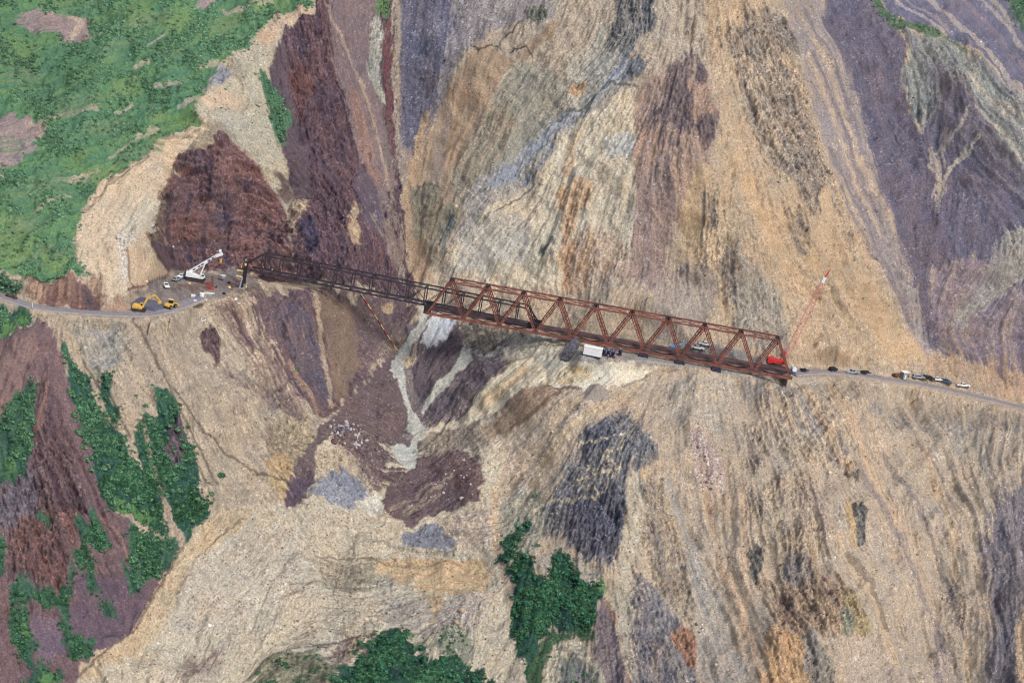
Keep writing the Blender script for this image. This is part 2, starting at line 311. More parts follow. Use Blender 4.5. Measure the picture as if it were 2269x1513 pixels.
# ---- tan spur
region([(1560, -E), (1690, -E), (1700, 60), (1790, 230), (1860, 400), (1960, 600), (2070, 810), (1760, 815), (1560, 760), (1500, 620), (1520, 470), (1570, 370), (1600, 250), (1570, 120)], (198, 166, 126), (184, 158, 128), rk=.28, sp=.4, st=.6, f=8)
region([(1505, 470), (1540, 360), (1565, 380), (1590, 480), (1560, 600), (1510, 590)], (200, 166, 120), (190, 160, 124), rk=.1, sp=.15, st=.3, f=8)
region([(1590, 60), (1650, 20), (1740, 100), (1800, 260), (1860, 440), (1900, 600), (1840, 560), (1760, 420), (1690, 340), (1640, 200)], (146, 136, 130), (180, 156, 128), rk=1.0, sp=1.0, st=.8, f=12, rag=.8, op=.85)
for q in ([(1650, 60), (1720, 0), (1770, 60), (1790, 130), (1730, 130)], [(1700, 200), (1760, 210), (1800, 300), (1830, 420), (1800, 400), (1740, 310)], [(1730, 340), (1790, 350), (1840, 450), (1830, 520), (1770, 450)],
          [(1560, 430), (1590, 430), (1600, 520), (1590, 600), (1570, 540)], [(1480, 590), (1500, 580), (1530, 620), (1520, 640)], [(1570, 470), (1600, 480), (1610, 560), (1590, 620)], [(1600, 520), (1640, 560), (1640, 640), (1700, 700), (1670, 740), (1620, 690), (1590, 600)],
          [(1740, 460), (1770, 460), (1800, 540), (1770, 540)], [(1520, 45), (1545, 40), (1552, 70), (1530, 82), (1515, 65)]):
    region(q, (112, 106, 108), (158, 140, 122), rk=.9, sp=.8, f=10, rag=.9, op=.85)
region([(1610, 330), (1640, 330), (1700, 460), (1760, 570), (1740, 600), (1680, 500)], (204, 166, 118), (196, 162, 122), rk=.1, f=7, rag=.6)
region([(1820, 440), (1840, 430), (1900, 600), (2060, 800), (1960, 790), (1850, 620), (1770, 560), (1800, 540)], (206, 168, 120), (194, 162, 124), rk=.06, sp=.1, st=.4, f=8)
region([(1550, 520), (1600, 510), (1600, 570), (1570, 620), (1540, 590)], (206, 168, 116), (212, 184, 146), rk=.7, f=8)
region([(1500, 570), (1560, 580), (1600, 640), (1560, 740), (1500, 740), (1430, 660)], (170, 150, 136), (156, 142, 132), f=12, rag=.7, op=.8)
region([(1640, 560), (1730, 640), (1760, 780), (1700, 790), (1620, 720)], (176, 162, 140), (158, 146, 132), rk=.45, f=10, rag=.6)
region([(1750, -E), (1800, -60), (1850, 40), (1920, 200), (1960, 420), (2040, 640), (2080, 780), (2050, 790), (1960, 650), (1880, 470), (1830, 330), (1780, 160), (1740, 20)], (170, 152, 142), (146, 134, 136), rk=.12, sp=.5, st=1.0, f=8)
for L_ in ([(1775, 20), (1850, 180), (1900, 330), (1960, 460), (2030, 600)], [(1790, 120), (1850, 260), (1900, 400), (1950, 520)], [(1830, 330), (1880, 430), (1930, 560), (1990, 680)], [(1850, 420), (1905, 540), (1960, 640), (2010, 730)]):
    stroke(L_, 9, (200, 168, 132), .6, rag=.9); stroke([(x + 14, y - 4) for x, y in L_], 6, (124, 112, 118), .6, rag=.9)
# ---- right valley
region([(1830, -E), (1940, -60), (1950, 10), (2010, 90), (2010, 200), (2040, 290), (2120, 180), (2230, 280), (2800, 330), (2800, 900), (2269, 850), (2110, 800), (2055, 760), (2010, 560), (1945, 400), (1905, 220), (1830, 60)], (102, 98, 118), (112, 103, 118), rk=.12, sp=.6, st=.4, f=8)
region([(1960, 380), (2050, 400), (2110, 560), (2080, 720), (2050, 740), (2010, 580)], (114, 102, 114), (104, 98, 116), sp=.9, rk=.1, f=12)
region([(2060, 600), (2160, 560), (2269, 640), (2500, 640), (2500, 880), (2269, 850), (2120, 800), (2070, 770)], (132, 116, 130), (156, 136, 132), rk=.2, sp=.5, f=12)
region([(1975, -E), (2800, -E), (2800, 330), (2269, 330), (2269, 215), (2150, 120), (2095, 75), (2000, 55), (1960, 20)], (108, 108, 132), (118, 112, 130), rk=.05, sp=.3, st=.3, f=3)
for a, b, w, c in (((1985, 5), (2090, 75), 7, (176, 160, 152)), ((2010, 0), (2110, 80), 5, (150, 140, 144)), ((2055, -5), (2269, 215), 11, (176, 162, 154)), ((2170, 0), (2269, 110), 7, (168, 156, 150)), ((2130, 0), (2269, 150), 8, (136, 122, 134)), ((2190, -5), (2240, 60), 8, (160, 152, 140))):
    stroke([a, ((a[0] + b[0]) / 2 + 4, (a[1] + b[1]) / 2 - 3), b], w, c, .8)
region([(2210, -E), (2800, -E), (2800, 200), (2269, 80), (2235, 20)], (62, 92, 78), (80, 110, 80), vg=.5)
region([(2010, 85), (2060, 80), (2110, 100), (2190, 160), (2330, 260), (2500, 420), (2269, 400), (2210, 330), (2160, 250), (2130, 200), (2085, 180), (2080, 230), (2065, 270), (2045, 285), (2020, 230), (2005, 150)], (152, 156, 150), (128, 128, 134), rk=.3, sp=.4, st=1.0, f=6, rag=.6)
region([(2080, 150), (2130, 190), (2200, 300), (2300, 420), (2250, 420), (2180, 370), (2110, 330), (2060, 300), (2090, 220)], (100, 96, 112), (120, 114, 124), rk=.15, f=10, rag=.8, op=.85)
for L_ in ([(2160, 240), (2200, 280), (2269, 360)], [(2145, 245), (2125, 290), (2110, 305), (2065, 345), (2058, 370), (2075, 400), (2085, 440)], [(2140, 330), (2110, 370), (2090, 395), (2080, 440), (2075, 470)], [(2055, 230), (2042, 275), (2045, 290)], [(2190, 210), (2269, 270)], [(2140, 170), (2269, 300)], [(2165, 310), (2150, 335), (2105, 375)]):
    stroke(L_, 7, (180, 168, 154), .8, rag=.9)
region([(2060, 340), (2100, 320), (2110, 330), (2085, 370), (2090, 430), (2072, 440)], (184, 164, 148), (160, 146, 138), rag=.9, op=.8)
region([(2300, 480), (2230, 500), (2180, 600), (2110, 710), (2100, 750), (2180, 680), (2300, 600)], (172, 164, 152), (140, 132, 134), rk=.3, st=.8, f=9, rag=.9)
region([(2060, 770), (2140, 800), (2269, 820), (2600, 860), (2600, 1010), (2269, 890), (2100, 850), (2040, 830)], (196, 160, 122), (170, 142, 120), rk=.2, f=10, rag=.6)
stroke([(1940, -10), (1960, 30), (1990, 60), (2030, 66), (2070, 80)], 16, (84, 112, 84), .9, vg=.6); stroke([(2070, 75), (2110, 95), (2140, 125)], 8, (92, 118, 96), .8, vg=.3)
# ---- purple wall and gully left of centre
region([(690, -E), (885, -E), (880, 200), (885, 330), (905, 560), (930, 640), (890, 680), (820, 640), (640, 610), (560, 610), (640, 480), (640, 400), (600, 200), (600, 110), (640, 60)], DPUR, (110, 80, 88), rk=.85, sp=.45, st=.9, f=4)
region([(610, 80), (640, 90), (650, 240), (680, 330), (690, 420), (655, 420), (625, 300), (600, 200), (600, 120)], (100, 84, 94), (92, 76, 88), rk=.15, sp=.15, f=6)
region([(640, 130), (690, 120), (700, 200), (660, 260), (645, 200)], (118, 76, 74), (92, 66, 76), rk=.9, f=10)
region([(700, -E), (840, -E), (845, 60), (825, 130), (850, 260), (880, 330), (880, 420), (850, 480), (905, 600), (860, 560), (830, 440), (795, 330), (765, 230), (735, 120)], (140, 116, 116), (122, 104, 110), rk=.12, sp=.25, st=.9, f=6)
region([(770, 200), (790, 200), (830, 330), (850, 430), (830, 440), (795, 320)], (158, 118, 100), (136, 108, 104), f=5, rag=.6)
region([(800, 380), (830, 400), (850, 480), (850, 540), (810, 500), (780, 420)], (104, 92, 106), (96, 84, 98), rk=.1, f=8)
stroke([(720, 0), (760, 90), (790, 160), (830, 270), (860, 420), (900, 560), (925, 620)], 5, (176, 152, 128), .7, rag=.8)
stroke([(845, 30), (850, 250), (862, 420), (868, 500)], 7, (120, 110, 100), .6)
region([(850, 55), (870, 60), (872, 300), (880, 420), (862, 330), (850, 230)], (118, 66, 78), (110, 84, 88), rk=.5, f=4)
region([(822, 50), (845, 52), (850, 100), (840, 160), (852, 220), (840, 235), (822, 190), (815, 110)], (190, 192, 182), (150, 150, 142), rk=.6, st=.8, f=4, rag=.5)
region([(838, -30), (862, -30), (868, 45), (850, 55), (832, 30)], (86, 124, 74), (110, 132, 84), vg=.5)
region([(868, -E), (888, -E), (886, 200), (890, 330), (902, 420), (890, 440), (876, 330), (870, 150)], (166, 148, 130), (150, 134, 124), sp=.6, f=3)
region([(640, 430), (680, 425), (690, 445), (670, 480), (655, 520), (645, 480)], (196, 172, 138), (140, 118, 104), rk=.6, f=4, rag=.5)
region([(668, 480), (700, 480), (710, 540), (680, 550)], (60, 56, 82), (80, 70, 92), rk=.9)
region([(778, 460), (790, 462), (792, 500), (800, 560), (785, 560), (770, 520)], (194, 166, 126), (150, 126, 110), rk=.5, f=4)
stroke([(645, 420), (640, 500), (650, 560)], 5, (160, 140, 120), .7); stroke([(820, 480), (860, 540), (890, 620)], 5, (160, 140, 124), .6)
stroke([(870, 440), (885, 560), (900, 620)], 8, (150, 142, 124), .7)
region([(850, 470), (880, 460), (900, 540), (905, 620), (880, 600), (860, 540)], (158, 138, 118), (124, 104, 104), f=6, rag=.7)
# ---- tan spur with scattered shrubs
region([(700, -60), (700, 25), (640, 60), (612, 110), (600, 160), (615, 290), (640, 400), (655, 440), (630, 450), (600, 410), (560, 350), (520, 305), (455, 270), (440, 230), (480, 160), (540, 110), (590, 55), (650, 0)], (192, 178, 150), (170, 164, 144), rk=.12, sp=.3, vg=.05, dt=.8, st=.6, f=4)
region([(690, 5), (700, 25), (640, 60), (605, 100), (590, 110), (560, 90), (610, 40), (650, 25)], (200, 170, 136), (186, 158, 132), dt=.1, f=5, rk=.15)
region([(452, 225), (500, 190), (540, 200), (550, 260), (510, 240), (470, 245)], (202, 176, 144), (190, 166, 138), dt=.1, f=8)
region([(480, 140), (520, 128), (505, 170), (450, 212), (445, 205)], (150, 152, 162), (134, 138, 150), rk=.5, rag=.4)
region([(575, 150), (600, 160), (612, 190), (630, 240), (648, 275), (635, 300), (622, 330), (600, 270), (585, 200)], (62, 104, 82), (80, 120, 90), vg=1.0, rag=.5)
region([(600, 370), (640, 380), (655, 420), (640, 440), (615, 420)], (110, 90, 84), (130, 104, 96), rk=.4)
region([(460, 275), (520, 305), (545, 345), (500, 330), (450, 345), (400, 370), (410, 330)], (170, 156, 128), (150, 136, 116), rk=.2, dt=.2, f=6)
# ---- maroon face
region([(400, 345), (450, 325), (490, 305), (520, 310), (570, 375), (625, 440), (642, 480), (640, 570), (560, 600), (535, 612), (470, 600), (420, 600), (375, 605), (335, 550), (330, 530), (345, 470), (365, 410), (385, 370)], (132, 92, 90), (106, 82, 94), rk=.8, sp=.5, st=.5, f=3, rag=.3)
for q in ([(480, 440), (520, 430), (525, 600), (490, 590)], [(400, 470), (430, 470), (430, 590), (405, 590)], [(400, 340), (450, 335), (470, 370), (400, 400)]):
    region(q, (88, 78, 96), (104, 84, 94), rk=.9, f=9, rag=.7, op=.85)
region([(500, 310), (530, 320), (630, 440), (640, 520), (600, 470), (560, 400)], (134, 86, 84), (116, 82, 86), rk=.6, f=6, op=.8)
region([(338, 480), (355, 430), (372, 440), (365, 540), (345, 550), (330, 535)], (150, 124, 98), (96, 80, 78), rk=.9, f=4, rag=.6)
for L_ in ([(505, 425), (500, 480), (508, 540), (500, 600)], [(545, 400), (552, 470), (545, 560)], [(420, 440), (415, 520), (425, 600)], [(470, 340), (462, 400), (468, 450)], [(590, 430), (600, 500), (596, 560)], [(455, 500), (450, 560), (456, 600)], [(380, 420), (372, 500), (385, 580)]):
    stroke(L_, 9, (74, 62, 80), .75, rag=1.2)
for q in ([(520, 440), (600, 430), (610, 500), (540, 520)], [(380, 480), (450, 470), (455, 540), (390, 560)], [(470, 320), (530, 340), (560, 400), (500, 400)], [(520, 530), (590, 520), (590, 580), (530, 590)]):
    region(q, (150, 100, 90), (124, 84, 84), rk=.9, f=8, rag=1.0, op=.7)
for L_ in ([(400, 500), (500, 490), (600, 500)], [(390, 550), (480, 545), (560, 552)], [(420, 455), (520, 450), (590, 462)], [(430, 400), (540, 405)]):
    stroke(L_, 4, (82, 62, 68), .6, rag=1.6)
stroke([(345, 440), (338, 500), (334, 545), (372, 604)], 5, (92, 70, 62), .8); stroke([(395, 352), (350, 430)], 4, (120, 92, 76), .7)
# ---- green hill
region([(-500, -400), (690, -400), (690, 8), (655, 22), (600, 52), (545, 105), (485, 138), (470, 170), (440, 222), (450, 262), (400, 288), (350, 300), (330, 335), (280, 370), (215, 402), (185, 460), (172, 510), (165, 572), (195, 600), (130, 612), (80, 625), (50, 612), (0, 598), (-500, 520)], (84, 130, 98), (100, 141, 90), rk=.06, sp=.05, vg=1.0, st=.3, f=3, rag=.45, dt=0)
for q in ([(210, 360), (270, 340), (285, 370), (220, 400), (190, 380)], [(-20, 470), (60, 480), (90, 560), (40, 600), (-60, 580)], [(330, 230), (440, 240), (430, 275), (340, 270)], [(350, 40), (420, 20), (430, 60), (360, 90)], [(150, 330), (190, 330), (200, 370), (150, 380)], [(20, 90), (80, 100), (60, 140), (10, 140)], [(280, 10), (330, 0), (340, 60), (280, 80)], [(480, 40), (560, 20), (540, 60), (490, 80)], [(560, 0), (660, 0), (640, 20), (560, 40)], [(250, 170), (340, 190), (230, 230)], [(90, 600), (170, 590), (160, 570), (90, 540)]):
    region(q, (116, 152, 86), (98, 140, 86), vg=.25, f=10, rag=.7)
for q in ([(40, 55), (70, 32), (110, 23), (150, 26), (185, 42), (190, 60), (212, 70), (195, 88), (165, 88), (145, 97), (130, 92), (115, 75), (90, 78), (40, 68)], [(-80, 262), (0, 258), (60, 260), (110, 262), (100, 290), (85, 300), (70, 345), (30, 368), (-60, 390)], [(415, -40), (500, -40), (475, 12), (440, 30), (430, 10)]):
    region(q, (164, 142, 136), (142, 122, 126), vg=0, rk=.15, st=.7, f=4, rag=.6)
stroke([(150, 35), (180, 48), (160, 80)], 9, (196, 170, 142), .7); stroke([(60, 270), (100, 268), (85, 300)], 8, (190, 168, 140), .6)
for L_, w in (([(290, 228), (270, 240), (255, 238)], 8), ([(215, 245), (170, 255), (110, 262)], 9), ([(405, 183), (375, 188), (345, 200)], 9), ([(360, 88), (330, 108)], 6), ([(345, 280), (310, 300)], 14), ([(330, 140), (300, 155)], 7), ([(440, 215), (395, 230)], 9), ([(480, 135), (445, 145)], 8), ([(195, 385), (130, 405)], 9), ([(160, 430), (70, 470)], 6), ([(220, 375), (180, 385)], 5), ([(540, 25), (500, 35)], 10), ([(580, 5), (540, 30)], 8), ([(310, 300), (240, 340)], 6), ([(0, 398), (12, 400)], 12), ([(250, 60), (220, 75)], 5), ([(600, 8), (575, 22)], 6)):
    stroke(L_, w, (178, 164, 140), .75, rag=1.3, vg=0)
# ---- quarry cut
region([(455, 268), (430, 275), (380, 290), (350, 302), (330, 338), (280, 372), (215, 404), (188, 460), (172, 515), (165, 575), (200, 600), (225, 640), (270, 665), (290, 640), (280, 625), (330, 620), (372, 608), (345, 570), (325, 535), (340, 480), (350, 430), (370, 395), (395, 350), (430, 310), (460, 285)], (212, 184, 150), (196, 176, 146), rk=.08, sp=.2, st=.4, f=2, rag=.2, dt=.05, vg=0)
region([(340, 430), (360, 400), (345, 440), (330, 530), (290, 540), (250, 530), (270, 480)], (206, 194, 168), (188, 178, 158), rk=.15, f=10)
region([(255, 530), (295, 515), (310, 530), (280, 550), (285, 640), (270, 640), (265, 570)], (206, 198, 184), (186, 176, 166), rk=.5, sp=1.5, f=5)
region([(285, 558), (325, 550), (372, 606), (330, 622), (290, 636), (283, 600)], (208, 176, 138), (198, 170, 136), rk=.02, sp=.03, f=2, rag=.1)
stroke([(283, 560), (285, 600), (295, 635)], 4, (140, 110, 96), .8)
for L_ in ([(330, 340), (300, 370), (240, 400)], [(225, 420), (195, 470)], [(290, 375), (230, 415)], [(170, 520), (168, 570)], [(350, 302), (330, 330), (325, 345)], [(440, 285), (400, 300)], [(310, 355), (250, 385), (210, 440)]):
    stroke(L_, 3, (140, 112, 88), .7)
region([(205, 600), (225, 610), (240, 650), (210, 660), (180, 625)], (176, 140, 112), (150, 120, 100), rk=.3)
region([(60, 625), (90, 622), (140, 612), (195, 622), (225, 640), (235, 665), (215, 690), (120, 680), (60, 660)], (120, 88, 86), (146, 110, 92), rk=.25, sp=.2, f=3, vg=0)
region([(65, 628), (90, 630), (100, 650), (80, 668), (58, 650)], (182, 146, 118), (160, 126, 106), f=4)
region([(180, 628), (205, 640), (210, 670), (190, 668)], (92, 76, 84), (104, 84, 88), rk=.4)
stroke([(50, 614), (75, 620), (90, 626), (110, 616), (140, 611)], 4, (60, 66, 52), .9)
# benches / left plant area
region([(372, 612), (412, 602), (470, 602), (535, 606), (575, 612), (562, 638), (500, 660), (440, 664), (400, 684), (370, 690), (345, 660), (290, 650), (330, 632)], (152, 138, 130), (128, 114, 112), rk=.1, sp=.4, st=.1, f=3, dt=.2)
region([(400, 622), (455, 628), (470, 640), (430, 645), (380, 640)], (134, 104, 92), (118, 92, 88), f=5, rag=.5)
region([(480, 600), (530, 600), (520, 640), (480, 640)], (132, 120, 120), (114, 104, 106), f=5)
stroke([(285, 640), (330, 622), (372, 610)], 5, (110, 76, 76), .9); stroke([(470, 612), (468, 635), (450, 640)], 4, (120, 60, 58), .8)
region([(230, 668), (280, 660), (290, 690), (240, 690)], (186, 150, 122), (170, 136, 116), f=4)
region([(530, 635), (600, 640), (640, 650), (560, 668), (520, 660)], (150, 132, 108), (116, 96, 96), rk=.2, sp=1.2)
# ---- slopes below the left road
region([(60, 700), (110, 690), (300, 704), (345, 704), (400, 685), (440, 665), (520, 660), (640, 645), (905, 650), (925, 690), (880, 780), (800, 850), (740, 900), (700, 980), (650, 1090), (560, 1110), (480, 1150), (400, 1200), (340, 1000), (300, 850), (160, 780)], (190, 170, 142), (160, 144, 126), rk=.25, sp=.35, st=1.0, dt=.5, f=4, vg=0)
region([(130, 700), (280, 702), (275, 780), (230, 840), (190, 790), (150, 730)], (158, 154, 148), (178, 166, 140), sp=.8, st=1.0, f=9, rag=.6)
region([(540, 660), (640, 640), (905, 650), (925, 690), (890, 740), (800, 850), (745, 900), (720, 920), (660, 880), (600, 800)], (104, 82, 92), (122, 98, 98), rk=.35, sp=.4, st=1.0, f=6, rag=.6)
region([(455, 670), (540, 655), (600, 760), (680, 900), (690, 960), (660, 1000), (600, 880), (520, 760)], (130, 108, 104), (176, 152, 130), rk=.4, sp=.5, st=1.2, f=9, rag=1.0)
region([(600, 690), (650, 670), (700, 740), (740, 850), (730, 900), (660, 820)], (98, 90, 104), (112, 92, 98), rk=.3, st=.9, f=8)
region([(700, 650), (780, 680), (800, 760), (790, 840), (750, 890), (735, 850), (720, 760)], (140, 114, 94), (126, 102, 90), rk=.1, sp=.15, st=.5, f=6)
region([(770, 660), (860, 680), (925, 740), (900, 790), (860, 800), (800, 740)], (116, 96, 94), (108, 88, 92), rk=.3, st=.8, f=7)
stroke([(690, 640), (705, 700), (715, 780), (728, 850), (738, 895)], 8, (182, 158, 128), .75, rag=.9); stroke([(640, 800), (680, 860), (705, 905)], 8, (172, 136, 108), .7, rag=.9)
region([(765, 650), (790, 655), (795, 680), (780, 672)], (190, 172, 144), (170, 150, 126), f=3); region([(845, 675), (862, 672), (872, 700), (855, 700)], (200, 168, 116), (180, 150, 110), f=3)
region([(450, 730), (470, 720), (490, 755), (488, 800), (484, 825), (465, 780), (445, 770)], (84, 66, 76), (110, 86, 90), rk=1.0, f=3, rag=.3)
region([(480, 810), (530, 815), (600, 850), (640, 900), (600, 900), (540, 860)], (126, 104, 108), (170, 150, 128), rk=.6, f=8, rag=1.0, op=.8)
region([(600, 900), (680, 900), (700, 970), (690, 1040), (640, 1050), (590, 1000)], (172, 152, 118), (136, 118, 100), rk=.6, sp=.5, f=9, rag=.8)
region([(590, 1020), (640, 1000), (670, 1060), (640, 1120), (610, 1080)], (204, 174, 118), (172, 140, 98), rk=.4, f=6)
for L_ in ([(295, 705), (330, 770), (360, 830), (390, 900), (430, 970), (480, 1070)], [(185, 790), (220, 850), (290, 960)], [(380, 860), (450, 960), (560, 1040), (640, 1060)], [(520, 690), (560, 760), (580, 780)], [(420, 1000), (470, 1080)]):
    stroke(L_, 3.5, (92, 78, 66), .75)
stroke([(515, 690), (545, 735), (560, 770)], 6, (96, 64, 74), .8); stroke([(540, 700), (575, 760)], 4, (206, 182, 156), .8)
# bushes below the road
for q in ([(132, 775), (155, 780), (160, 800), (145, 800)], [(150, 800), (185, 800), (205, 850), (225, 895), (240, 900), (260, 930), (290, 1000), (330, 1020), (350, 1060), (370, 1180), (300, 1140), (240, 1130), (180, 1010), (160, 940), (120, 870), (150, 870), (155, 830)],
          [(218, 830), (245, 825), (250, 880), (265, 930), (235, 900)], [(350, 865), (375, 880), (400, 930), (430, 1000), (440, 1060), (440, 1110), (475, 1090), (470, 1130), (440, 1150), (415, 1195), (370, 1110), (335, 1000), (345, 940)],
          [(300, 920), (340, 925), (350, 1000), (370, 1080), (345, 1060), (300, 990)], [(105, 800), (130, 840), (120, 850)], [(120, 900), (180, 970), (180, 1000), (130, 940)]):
    region(q, (44, 84, 74), (58, 100, 80), vg=1.4, rk=.1, f=3, rag=.5, dt=0)  # ground darkened for soil and painted shade in the gaps between shrubs
stroke([(315, 925), (335, 1000), (350, 1050), (365, 1110), (385, 1160), (400, 1195)], 7, (168, 140, 116), .9, vg=0); stroke([(205, 860), (230, 910), (280, 960), (290, 1010)], 6, (186, 166, 138), .9, vg=0)
region([(370, 940), (405, 940), (410, 1000), (385, 1030), (362, 990)], (108, 88, 94), (90, 80, 98), rk=.8, vg=.1, f=4)
# ---- lower left ridge
region([(-500, 760), (0, 755), (60, 730), (90, 705), (130, 780), (160, 880), (200, 1000), (240, 1120), (290, 1160), (370, 1190), (405, 1210), (340, 1320), (290, 1400), (180, 1480), (120, 1900), (-500, 1900)], (124, 96, 100), (110, 86, 94), rk=.3, sp=.2, st=.8, f=3, vg=0, dt=0)
region([(-500, 780), (0, 775), (60, 745), (85, 730), (90, 800), (30, 900), (0, 980), (-500, 1100)], (146, 114, 106), (136, 104, 102), rk=.08, sp=.1, st=.6, f=5)
region([(80, 700), (110, 720), (160, 880), (180, 920), (150, 920), (110, 850), (95, 780)], (138, 104, 102), (118, 92, 98), rk=.15, f=5)
region([(85, 840), (110, 880), (130, 960), (170, 1030), (190, 1120), (130, 1160), (60, 1150), (20, 1100), (60, 1060), (90, 960)], (92, 70, 80), (116, 90, 94), rk=1.0, sp=.6, f=5)
region([(0, 1060), (70, 1040), (90, 1100), (60, 1180), (0, 1170)], (118, 112, 126), (98, 84, 94), rk=1.0, sp=.7, f=8)
region([(40, 1150), (180, 1110), (170, 1180), (150, 1290), (90, 1300), (30, 1260), (20, 1220)], (134, 90, 84), (104, 80, 84), rk=1.0, sp=.5, f=8)
region([(85, 830), (105, 850), (100, 950), (60, 1010), (40, 1040), (80, 930)], (112, 92, 98), (128, 92, 88), rk=.4)
region([(180, 1270), (330, 1290), (330, 1330), (280, 1400), (180, 1480), (150, 1400)], (112, 92, 106), (104, 84, 98), rk=.1, f=10)
region([(60, 1370), (130, 1360), (150, 1440), (90, 1470)], (122, 102, 118), (110, 92, 108), rk=.05, f=5)
for q in ([(15, 910), (35, 880), (70, 855), (80, 890), (72, 930), (75, 970), (60, 1010), (50, 1060), (0, 1070), (-60, 1050), (-60, 1000)], [(160, 1140), (215, 1130), (240, 1190), (240, 1220), (200, 1210), (170, 1180)], [(280, 1170), (380, 1180), (400, 1210), (375, 1260), (320, 1300), (290, 1320), (275, 1260), (290, 1220)], [(20, 1290), (70, 1300), (130, 1300), (180, 1260), (150, 1340), (60, 1350), (20, 1340)],
          [(25, 1340), (60, 1350), (80, 1440), (75, 1480), (40, 1440), (15, 1400)], [(125, 1310), (150, 1340), (165, 1410), (220, 1430), (210, 1460), (160, 1470), (140, 1400)], [(185, 1250), (210, 1250), (215, 1310), (195, 1300)], [(215, 1320), (260, 1340), (270, 1370), (225, 1350)], [(60, 1470), (140, 1470), (130, 1513), (50, 1560)], [(-60, 600), (0, 605), (60, 650), (0, 655), (-60, 640)], [(-60, 690), (0, 682), (60, 688), (85, 702), (60, 730), (0, 756), (-60, 770)], [(0, 1190), (15, 1220), (8, 1270), (-40, 1280)], [(80, 1140), (120, 1150), (115, 1170), (80, 1160)], [(180, 1180), (200, 1240), (160, 1260)]):
    region(q, (54, 90, 78), (68, 106, 82), vg=1.1, rk=.1, f=4, rag=.6)
for q in ([(250, 1100), (330, 1110), (350, 1150), (270, 1140)], [(80, 1480), (130, 1480), (120, 1520), (80, 1513)], [(0, 1020), (40, 1010), (30, 1050), (0, 1060)], [(0, 720), (60, 705), (50, 735), (0, 752)], [(30, 1370), (70, 1400), (70, 1440)]):
    region(q, (96, 142, 72), (80, 122, 74), vg=.4, f=7, rag=.7)
stroke([(130, 940), (170, 1000), (200, 1060), (235, 1150), (265, 1210)], 6, (96, 66, 70), .8); stroke([(220, 1130), (260, 1180), (285, 1240)], 6, (150, 112, 100), .7, vg=0)
# ---- slide debris
region([(405, 1205), (440, 1160), (490, 1140), (560, 1100), (640, 1110), (700, 1000), (760, 930), (900, 960), (1060, 1000), (1120, 980), (1110, 1100), (1102, 1220), (1120, 1330), (1165, 1500), (1180, 1900), (60, 1900), (175, 1490), (290, 1400), (345, 1310)], (198, 184, 156), (182, 168, 146), rk=.3, sp=.8, st=.5, f=2, rag=.2, dt=.7, vg=0)
region([(405, 1205), (470, 1130), (570, 1110), (520, 1180), (430, 1260), (370, 1370), (300, 1450), (190, 1513), (175, 1490), (290, 1400), (345, 1310)], (204, 180, 140), (186, 160, 126), rk=.35, sp=.5, f=5)
stroke([(540, 1140), (440, 1230), (400, 1300), (392, 1345)], 4, (140, 116, 92), .8); stroke([(405, 1205), (360, 1290), (300, 1390), (180, 1490)], 4, (110, 84, 76), .8)
region([(420, 1240), (620, 1150), (720, 1190), (680, 1300), (500, 1400), (380, 1400)], (194, 182, 162), (178, 166, 150), sp=1.0, f=14, op=.8)
region([(860, 1235), (1050, 1240), (1105, 1280), (1080, 1330), (960, 1320), (900, 1290), (830, 1290), (800, 1250)], (206, 174, 126), (190, 158, 116), rk=.15, sp=.4, f=8, rag=.7)
region([(935, 1310), (985, 1320), (970, 1390), (950, 1370)], (200, 168, 122), (186, 156, 116), f=6)
region([(730, 1240), (840, 1240), (860, 1290), (760, 1310), (700, 1290)], (170, 158, 134), (150, 140, 122), rk=.5, f=8, rag=.8)
region([(860, 1320), (930, 1330), (960, 1390), (900, 1400), (850, 1380)], (146, 140, 136), (170, 160, 148), rk=.3, f=8, rag=.9)
region([(980, 1340), (1080, 1330), (1070, 1400), (1000, 1430), (960, 1400)], (150, 138, 134), (176, 160, 144), rk=.4, sp=1.4, f=10, rag=.9)
region([(400, 1470), (450, 1450), (480, 1450), (490, 1490), (440, 1520), (400, 1513)], (132, 112, 100), (170, 152, 138), rk=.5, f=7, rag=.9)
region([(740, 1420), (840, 1400), (800, 1450), (790, 1513), (740, 1513), (720, 1450)], (140, 120, 112), (190, 172, 152), rk=.7, sp=.7, f=6, rag=1.0)
for L_ in ([(700, 1260), (730, 1285), (760, 1290)], [(760, 1250), (745, 1285)], [(640, 1300), (700, 1290)], [(600, 1340), (660, 1310)], [(700, 1225), (900, 1250), (1020, 1250)]): stroke(L_, 4, (124, 104, 84), .6)
# maroon lobes in the bowl
region([(870, 745), (930, 700), (1010, 700), (1060, 715), (1130, 740), (1130, 800), (1120, 860), (1040, 940), (960, 1000), (880, 990), (860, 900), (850, 820)], (116, 100, 106), (130, 116, 114), rk=.4, sp=.6, st=.8, f=5, rag=.5, dt=.1)
region([(745, 905), (800, 850), (860, 795), (880, 800), (875, 850), (900, 870), (905, 940), (890, 1000), (860, 990), (800, 980), (740, 960), (700, 990), (700, 1050), (665, 1120), (635, 1120), (640, 1070), (660, 1030), (690, 960)], (116, 97, 100), (106, 86, 90), rk=.2, sp=.5, st=.8, f=2, rag=.3, dt=.2)
region([(650, 1060), (690, 1040), (695, 1060), (650, 1120), (632, 1115)], (102, 82, 94), (92, 76, 90), rk=.4, f=3)
region([(730, 940), (790, 930), (830, 980), (880, 1020), (870, 1060), (830, 1110), (790, 1060), (740, 1000)], (130, 108, 104), (104, 84, 90), rk=.6, sp=1.8, f=8, rag=.8)
region([(740, 940), (780, 935), (800, 960), (770, 975), (730, 970)], (120, 110, 120), (90, 80, 92), sp=3.0, rk=.8, f=5)
